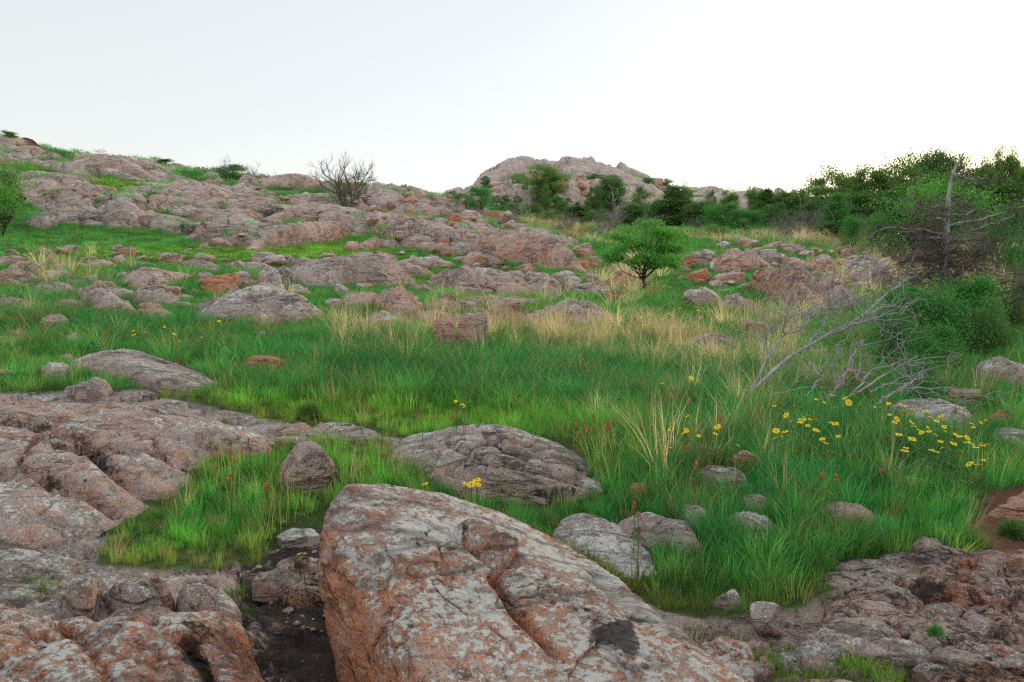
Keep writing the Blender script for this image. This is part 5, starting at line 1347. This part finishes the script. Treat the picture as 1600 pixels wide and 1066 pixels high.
DEEP = [(820,590,400,48,1.0),(1350,690,260,100,1.0),(1150,770,170,60,.8),(1230,860,120,70,.5),(540,555,160,30,.8),(230,520,160,30,.8),(80,480,120,40,.7),(1020,620,260,60,.8),(1500,540,150,60,.7),(1080,850,70,50,.6),(1580,830,40,20,.8)]
BRIGHT = [(590,655,260,34,1.0),(300,640,180,24,.9),(500,390,160,14,1.2),(250,400,200,14,.8),(480,745,160,50,.45),(860,770,100,30,.4),(720,440,160,18,.5),(880,660,150,30,.5),(600,700,60,60,.5),(880,410,50,20,1.0),(200,266,80,8,.8),(180,290,60,10,.9),(60,270,60,8,.8),(830,455,90,8,.8),(250,860,90,40,.5),(1180,1040,120,40,.8),(1300,900,100,50,.3),(620,336,60,8,1.0)]
def make_grass():
    r_ = np.random.default_rng(77)
    rings = [(1.5, 3.2, 900), (3.2, 4.6, 560), (4.6, 6.5, 360), (6.5, 9, 230), (9, 13, 110), (13, 19, 48), (19, 28, 24), (28, 42, 10), (42, 66, 4.0), (66, 150, .55)]
    PX = []; 
    for a, b, rho in rings:
        U = .98; area = U*(b*b-a*a); n = int(area*rho)
        Y = np.sqrt(r_.uniform(a*a, b*b, n)); X = Y*r_.uniform(-U, U, n); PX.append(np.column_stack([X, Y, np.full(n, a)]))
    P = np.vstack(PX); x, y, lvl = P.T
    z, D, px, py, rock, soil, hol = ground(x, y, True)
    nz = fbm(P[:, :2], .9, 4, .6, 55); nz2 = fbm(P[:, :2], .25, 3, .6, 56); nz3 = fbm(P[:, :2], 3.2, 3, .6, 57)
    keep = (px > -180) & (px < 1780)
    turf = 1-rock
    # ragged tufts out on the gravel and in the joints
    stray = (rock > 0) & (y < 8) & (nz > .30) & (hol < .5) & (r_.random(len(x)) < .22)
    stray |= (rock > 0) & (y < 4) & (ell(px, py, 1220, 1045, 110, 36)+ell(px, py, 1440, 985, 26, 16)+ell(px, py, 1330, 1050, 80, 20)+ell(px, py, 60, 915, 24, 18)+.5*ell(px, py, 492, 915, 7, 26)+ell(px, py, 350, 690, 60, 30)
                  + ell(px, py, 30, 620, 60, 16)*.8+ell(px, py, 350, 940, 60, 10)*.4 > r_.random(len(x))*1.1)
    jd = np.zeros(len(x)); m_, v_ = JOINT[0]; jd[m_] = v_
    stray |= (rock > 0) & (y > 17) & (((nz3 > .18) & (r_.random(len(x)) < .35)) | ((jd > .55) & (nz > -.15) & (r_.random(len(x)) < .55)))
    keep &= ((turf > .5) & (soil < .5) & (r_.random(len(x)) < 1-.5*hol)) | stray
    # not inside rocks
    inside = np.zeros(len(x), bool); front = np.zeros(len(x), bool)
    for poly, yy in FOOT:
        lo = poly.min(0); hi = poly.max(0); m = keep & (x > lo[0]) & (x < hi[0]) & (y > lo[1]) & (y < hi[1])
        ii = np.nonzero(m)[0]
        if len(ii): 
            cpt = poly.mean(0); sh = cpt+(poly-cpt)*(.97)
            inside[ii[inpoly(x[ii], y[ii], sh)]] = True
        if yy < 30:
            e_ = np.clip(.05*yy, .2, .8); m = keep & (x > lo[0]) & (x < hi[0]) & (y > lo[1]-e_) & (y < hi[1])
            ii = np.nonzero(m)[0]
            if len(ii): front[ii[inpoly(x[ii], y[ii]+e_*.5, poly) | inpoly(x[ii], y[ii]+e_, poly)]] = True
    keep &= ~inside
    straw = sum(k*ell(px, py+0*nz, a, b, u, v) for a, b, u, v, k in STRAW)*np.where(nz3+.4*nz > .06, 2.3, .18)
    deep = np.clip(sum(k*ell(px, py, a, b, u, v) for a, b, u, v, k in DEEP)*(1+.8*nz), 0, 1)
    bright = np.clip(sum(k*ell(px, py, a, b, u, v) for a, b, u, v, k in BRIGHT)+.25*nz2+.2*nz3, 0, 1)
    bright = bright*(1-.75*deep)
    deep = deep*(y < 24)
    edge = np.zeros(len(x)); ii = np.nonzero(keep & (y < 9))[0]
    for ax, ay in ((.16, 0), (-.16, 0), (0, .2), (0, -.2), (.3, .1), (-.3, -.1)):
        edge[ii] += ground(x[ii]+ax, y[ii]+ay, True)[4]/6
    edge = np.where((rock > 0) | (y > 9), 0, edge)
    keep &= r_.random(len(x)) > edge*.9
    ntr = len(x); rnd = r_.random(ntr)
    patchy = (nz3 > -.12) | (rnd < .65)
    keep &= patchy | (deep > .3)
    kind = np.where(rnd < deep*.7, 2, np.where(r_.random(ntr) < .30, 0, 1))
    kind = np.where(stray, 0, kind)
    kind = np.where((r_.random(ntr) < .10) & (y < 12), 5, kind)
    kind = np.where((r_.random(ntr) < .09) & (y < 16) & (y > 3.5) & ~stray, 6, kind)
    kind = np.where(y > 19, 4, kind)
    isst = (r_.random(ntr) < (straw+.05*(y < 19)*(nz2 > -.2))*np.where(y < 9, .12, np.where(y < 19, .28, .6))) & ~stray
    kind = np.where(isst, 3, kind)
    vid = kind*3+r_.integers(0, 3, ntr)
    s = r_.uniform(.45, 1.05, ntr)*(1+.45*nz+.40*nz3)
    s = np.where((kind < 3), s*np.clip(.80+D*.04, .8, 1.5), s)
    s = np.where(kind == 4, s*np.clip(D/30, .65, 1.5), s)
    s = np.where((kind == 3), s*np.clip(.85+(D-8)*.02, .8, 1.35), s)
    s = np.where(px < 640, np.where((D < 5) & (kind < 3), s*.95, s), s)
    short = (1-deep)*(D < 7)*bright; s = s*(1-.3*short)
    s = s*(1-.45*edge)*np.where(front & (kind != 3), .82, 1)*np.where((y > 30) & (kind == 4), 1.25, 1)
    wide = np.where((kind == 3), np.clip(D/8, 1, 3.5), np.where(kind == 4, 1.1, np.clip(D/5, 1, 3)))
    # colours: yellow-green turf, blue-green deep grass, straw
    base = np.array([.115, .46, .115]); cdeep = np.array([.075, .38, .120]); cbr = np.array([.28, .62, .085]); cst = np.array([.85, .66, .45])
    t = base[None]*(1-deep[:, None])+cdeep[None]*deep[:, None]
    t = t*(1-bright[:, None])+cbr[None]*bright[:, None]
    olive = np.clip(nz*1.2+.9*(r_.random(ntr)-.62), 0, .75)[:, None]; t = t*(1-olive)+np.array([.27, .34, .09])[None]*olive
    eg = np.clip(edge*1.6*(1+nz3), 0, .8)[:, None]; t = t*(1-eg)+np.array([.36, .40, .10])[None]*eg
    t = np.where((kind == 6)[:, None], np.array([.34, .42, .13])[None], t); t = np.where((kind == 5)[:, None], np.array([.10, .26, .08])[None], t)
    dryt = (r_.random(ntr) < .11)[:, None]; t = np.where(dryt, np.array([.36, .30, .13])[None], t)
    t = np.where((kind == 3)[:, None], cst[None]*r_.uniform(.75, 1.15, ntr)[:, None], t)
    t = np.where((stray & (y < 8))[:, None], np.array([.17, .29, .05])[None], t)
    t *= 1.18*(r_.uniform(.55, 1.45, ntr)*(1+.55*np.clip(nz3+.5*nz2, -.7, .6)))[:, None]
    rot = np.column_stack([r_.normal(size=ntr)*.10, r_.normal(size=ntr)*.10, r_.uniform(0, 6.28, ntr)])
    rot[kind == 3, 1] += .14; 
    pts = np.column_stack([x, y, z-.005]); scl = np.column_stack([s*wide, s*wide, s])
    for nm, m, lab, cat in [('grass', keep & (kind != 3), 'green meadow grass growing between the rocks', 'grass'), ('dry_grass', keep & (kind == 3), 'tall straw coloured dry grass stalks standing in the meadow', 'dry grass')]:
        instancer(nm, pts[m], rot[m], scl[m], vid[m], t[m], lab, cat)
        print(nm, m.sum())
make_grass()
# round dark tussocks
def tussock(label, px, py, wpx, hpx, seed, col=(.05, .13, .05)):
    c = hit(px, py); k = c[1]/F; r_ = np.random.default_rng(seed); n = 500
    d = unit(r_.normal(size=(n, 3))); d[:, 2] = np.abs(d[:, 2]); m = []
    R = np.array([wpx*k/2, wpx*k/2, hpx*k]); mb = MB()
    for i in range(n):
        a = d[i]*R*.25*np.array([1, 1, .0]); b = d[i]*R*r_.uniform(.8, 1.15)
        s_ = unit(np.cross(b-a, r_.normal(size=3)))*.0030*max(c[1]/6, 1)
        mid = (a+b)/2+np.array([0, 0, .1*R[2]])
        mb.quads(np.array([[a-s_, a+s_, mid+s_, mid-s_], [mid-s_, mid+s_, b+s_*.2, b-s_*.2]]))
    o = link('tussock', mb.mesh('tussock', m_leafdk if seed % 2 else m_leaf, False), loc=(c[0], c[1], c[2])); tag(o, label, 'grass tussock')
for a in [('round dark green tussock at the edge of the left ledge',482,652,46,26,1),('small dark green cushion of grass on the left ledge',72,658,26,14,2),('small green tuft on the left ledge near the edge of frame',15,684,28,12,4),
          ('dark cushion plant by the low dark rock in the left meadow',232,422,26,10,3),('dark green tussock at the right edge above the flat ledge',1582,838,50,30,5),('green tussock on the flat gravel at the lower right',1460,1008,34,36,4),
          ('grey green sprig growing on the left ledge beside the tan stone',352,690,30,38,3),('yellowish tussock on the left hillside',238,316,36,18,4),
          ('dark cushion on the left hillside above the cliff',292,300,16,8,3)]:
    tussock(*a)

# ================================================================== FLOWERS
def flower_meshes():
    r_ = np.random.default_rng(3); mb = MB(); Q = []
    for k in range(9):
        a = 6.283*k/9; u = np.array([math.cos(a), math.sin(a), 0]); v = np.array([-u[1], u[0], 0])
        dr = r_.uniform(-.15, .1)
        p0 = u*.12; p1 = u*.6+np.array([0, 0, .06]); p2 = u+np.array([0, 0, dr])
        Q.append([p0-v*.10, p0+v*.10, p1+v*.24, p1-v*.24]); Q.append([p1-v*.24, p1+v*.24, p2+v*.14, p2-v*.14])
    mb.quads(np.array(Q)); pet = mb.mesh('petals', m_yel)
    V, f, _ = ico(2); V = V*np.array([.27, .27, .2])+np.array([0, 0, .05])
    eye = mesh_arrays('centre', V, [f], m_eye)
    st = MB(); st.tube(np.array([[0, 0, -1], [.02, .01, -.5], [0, 0, 0]]), [.006, .006, .006], 4)
    lf = [];
    for k in range(5):
        z = -r_.uniform(.25, .9); a = r_.uniform(0, 6.28); u = np.array([math.cos(a), math.sin(a), .4]); v = np.array([-u[1], u[0], 0])
        lf.append([[0, 0, z], np.array([0, 0, z])+u*.06+v*.012, np.array([0, 0, z])+u*.14, np.array([0, 0, z])+u*.06-v*.012])
    st.quads(np.array(lf)); stem = st.mesh('stem', m_stem)
    def brush(mat, seed):
        r2 = np.random.default_rng(seed); q = []
        for k in range(26):
            z = -.8+1.6*(k/26)**.9; a = r2.uniform(0, 6.28); u = np.array([math.cos(a), math.sin(a), 1.0]); u /= np.linalg.norm(u); v = np.array([-math.sin(a), math.cos(a), 0])
            p = np.array([0, 0, z]); q.append([p, p+u*.35+v*.16, p+u*r2.uniform(.6, .95), p+u*.35-v*.16])
        m = MB(); m.quads(np.array(q)); return m.mesh('bracts', mat)
    return pet, eye, stem, brush(m_red, 1), brush(m_sal, 2)
PET, EYE, STEM, BRR, BRS = flower_meshes()
def flower(px, py, typ, label, group, size=None):
    """flower head seen at (px,py); its stem stands on the ground a little below that"""
    drop = {'d': .34, 'p': .26}[typ]
    c = hit(px, py, drop); gz = soft_ground(c[0], c[1])[0]; H_ = c[2]-gz
    nm = 'yellow_daisy' if typ == 'd' else 'paintbrush_flower'
    e = bpy.data.objects.new(nm, None); COL.objects.link(e); e.location = (c[0], c[1], gz); tag(e, label, 'flower', group)
    R = size or (rng.uniform(.013, .026) if typ == 'd' else rng.uniform(.020, .028)); R *= max(1, c[1]/8)**.85
    tilt = (rng.normal()*.3+.25, rng.normal()*.3, rng.uniform(0, 6.28))
    s = link('stem', STEM, e, (0, 0, H_), scale=(.35, .35, H_))
    if typ == 'd':
        p = link('petals', PET, e, (0, 0, H_), scale=(R, R, R)); p.rotation_euler = tilt
        q = link('centre', EYE, e, (0, 0, H_), scale=(R, R, R)); q.rotation_euler = tilt
    else:
        p = link('bracts', BRR if typ == 'p' and rng.random() < .6 else BRS, e, (0, 0, H_), scale=(R*.85, R*.85, R*.95)); p.rotation_euler = (tilt[0]*.4-.1, tilt[1]*.4, tilt[2])
def cluster(typ, pts, where, kind):
    pts = sorted(pts); n = len(pts)
    names = {}; mx = np.mean([p[0] for p in pts]); my = np.mean([p[1] for p in pts])
    if n > 1: names[0] = 'leftmost '+kind+' '+where; names[n-1] = 'rightmost '+kind+' '+where
    if n > 3:
        o = [i for i in sorted(range(n), key=lambda i: pts[i][1]) if i not in names]
        names[o[0]] = 'highest '+kind+' '+where+', away from its ends'; 
        if len(o) > 1: names[o[-1]] = 'lowest '+kind+' '+where+', away from its ends'
    for i, (a, b) in enumerate(pts):
        flower(a, b, typ, names.get(i, kind+(', %s %s of the group ' % ('upper' if b < my else 'lower', 'left' if a < mx else 'right'))+where if n > 1 else kind+' '+where), (kind.replace('daisy', 'daisie')+'s ').replace('brushs', 'brushes')+where if n > 1 else None)
cluster('d', [(1230,613),(1210,634),(1238,622),(1228,649),(1243,634),(1238,658),(1252,656),(1262,650),(1270,652),(1276,657),(1262,665),(1268,668),(1275,672),(1280,675),(1298,660),(1290,692),(1285,686),(1250,660),(1258,653),(1305,662),(1266,655)],
        'below the left end of the fallen branches', 'yellow daisy')
cluster('d', [(1302,618),(1312,625),(1320,622),(1335,612),(1334,617),(1337,620),(1327,633),(1326,629),(1365,618),(1364,624),(1367,636),(1376,637),(1389,630),(1388,632),(1407,632),(1390,648),(1405,645),(1413,644),(1398,660),(1402,655),(1429,642),(1425,660),(1428,666),
              (1446,642),(1455,652),(1464,658),(1470,650),(1477,674),(1483,666),(1491,678),(1494,680),(1500,682),(1512,684),(1434,670),(1436,672),(1440,676),(1455,703),(1463,706),(1470,690),(1472,700),(1525,699),(1535,696),(1538,695),(1515,725),(1528,726),(1537,719),(1405,679),(1422,650),(1450,668)],
        'before the long pale slab', 'yellow daisy')
cluster('d', [(1046,672),(1057,670),(1072,670),(1073,674),(1086,665),(1092,681),(1074,650),(1045,700),(1118,678),(1121,667),(1069,676),(1153,696)], 'in the middle of the right meadow', 'yellow daisy')
cluster('d', [(712,627),(725,635),(722,632)], 'alone in deep grass at the centre', 'yellow daisy')
cluster('d', [(1034,599),(1080,590),(1082,593),(1093,598)], 'beside the curved dry grass', 'yellow daisy')
cluster('d', [(208,517),(209,523),(227,519),(233,508),(240,505),(254,501),(257,508),(257,511),(272,522),(280,533),(315,527),(321,525),(342,502),(208,491)], 'in the left meadow', 'yellow daisy')
cluster('d', [(1000,493),(1002,496),(1017,499),(1017,496),(1034,492),(1036,498),(1010,508),(1022,505),(1040,505),(1063,482),(1062,488),(1088,480),(1090,485),(1091,493),(1074,492),(1050,492),(1042,522),(1022,511),(1007,507),(1030,497),(1045,490),(1055,495)],
        'behind the dry grass right of the small oak', 'yellow daisy')
cluster('d', [(744,754),(745,750),(736,757),(748,758),(727,756),(664,756)], 'on the humped slab behind the big boulder', 'yellow daisy')
cluster('d', [(472,865)], 'alone in the dark hollow beside the big boulder', 'yellow daisy')
cluster('d', [(1218,487),(1227,487),(1238,487),(1320,492),(1330,490),(1325,495),(1366,511),(1305,507)], 'behind the fallen branches', 'yellow daisy')
r_ = np.random.default_rng(4)
cluster('d', [(r_.uniform(1500,1598), r_.uniform(368,400)) for _ in range(26)]+[(r_.uniform(1510,1590), r_.uniform(400,452)) for _ in range(24)], 'on the far slope right of the dead cedar', 'yellow flower')
cluster('d', [(r_.uniform(1270,1310), r_.uniform(388,398)) for _ in range(9)]+[(r_.uniform(1395,1420), r_.uniform(405,425)) for _ in range(8)], 'on the rocks left of the dead cedar', 'yellow flower')
r_ = np.random.default_rng(14)
cluster('d', [(r_.uniform(1390, 1545), r_.uniform(632, 715)) for _ in range(26)], 'among taller grass at the right, smaller ones', 'yellow daisy')
cluster('d', [(r_.uniform(1205, 1310), r_.uniform(612, 690)) for _ in range(10)], 'left of the fallen branch foot, smaller ones', 'yellow daisy')
cluster('p', [(360,708),(378,707),(384,712),(366,720),(358,748),(357,752),(334,733),(415,762),(418,705),(436,692),(443,745),(388,690)], 'in the turf patch left of the triangular boulder', 'red paintbrush')
cluster('p', [(900,666),(904,680),(913,672),(916,676),(918,670),(927,653),(930,670),(947,670),(949,672),(963,656),(953,664),(938,684),(890,664)], 'in the meadow centre right', 'red paintbrush')
cluster('p', [(1072,692),(1073,702),(1126,655),(1087,730),(1088,728),(991,792),(997,807)], 'near the middle daisies', 'red paintbrush')
cluster('p', [(1283,745),(1307,750)], 'in deep grass at the right', 'red paintbrush')
cluster('p', [(515,600),(517,603),(655,530),(708,652),(658,652),(608,642),(596,648),(814,627),(1049,621),(1075,630)], 'scattered across the central meadow', 'orange paintbrush')
cluster('p', [(r_.uniform(430,640), r_.uniform(490,530)) for _ in range(16)], 'in the grass under the cracked pale slab', 'orange paintbrush')
cluster('p', [(r_.uniform(0,130), r_.uniform(400,480)) for _ in range(22)]+[(r_.uniform(0,200), r_.uniform(480,530)) for _ in range(14)], 'at the left edge of the meadow', 'orange paintbrush')
cluster('p', [(r_.uniform(920,1140), r_.uniform(432,462)) for _ in range(40)], 'around the small oak', 'salmon paintbrush')
cluster('p', [(1523,540),(1521,548),(1480,550),(1497,555),(1495,563),(1452,545),(1490,552),(1570,540),(1595,592),(1570,590)], 'near the cracked pale rock at the right', 'red paintbrush')
cluster('p', [(368,519),(410,566),(440,565),(455,560),(340,521),(430,575),(310,536)], 'round the sunken orange slab', 'red paintbrush')

# alike neighbours: say which is which
from collections import defaultdict
bpy.context.view_layer.update()
same = defaultdict(list)
for o in COL.objects:
    if o.parent is None and o.get('label') and not o.get('kind'): same[o['label']].append(o)
for lab, os_ in same.items():
    if 2 <= len(os_) <= 3:
        os_.sort(key=lambda o: to_px(np.array([o.location]))[0][0])
        for o, w_ in zip(os_, ('left', 'right') if len(os_) == 2 else ('left', 'middle', 'right')):
            t = lab.split()
            o['label'] = w_+' one of the alike: '+lab if len(t) <= 11 else ' '.join(t[:13])+', '+w_+' one'
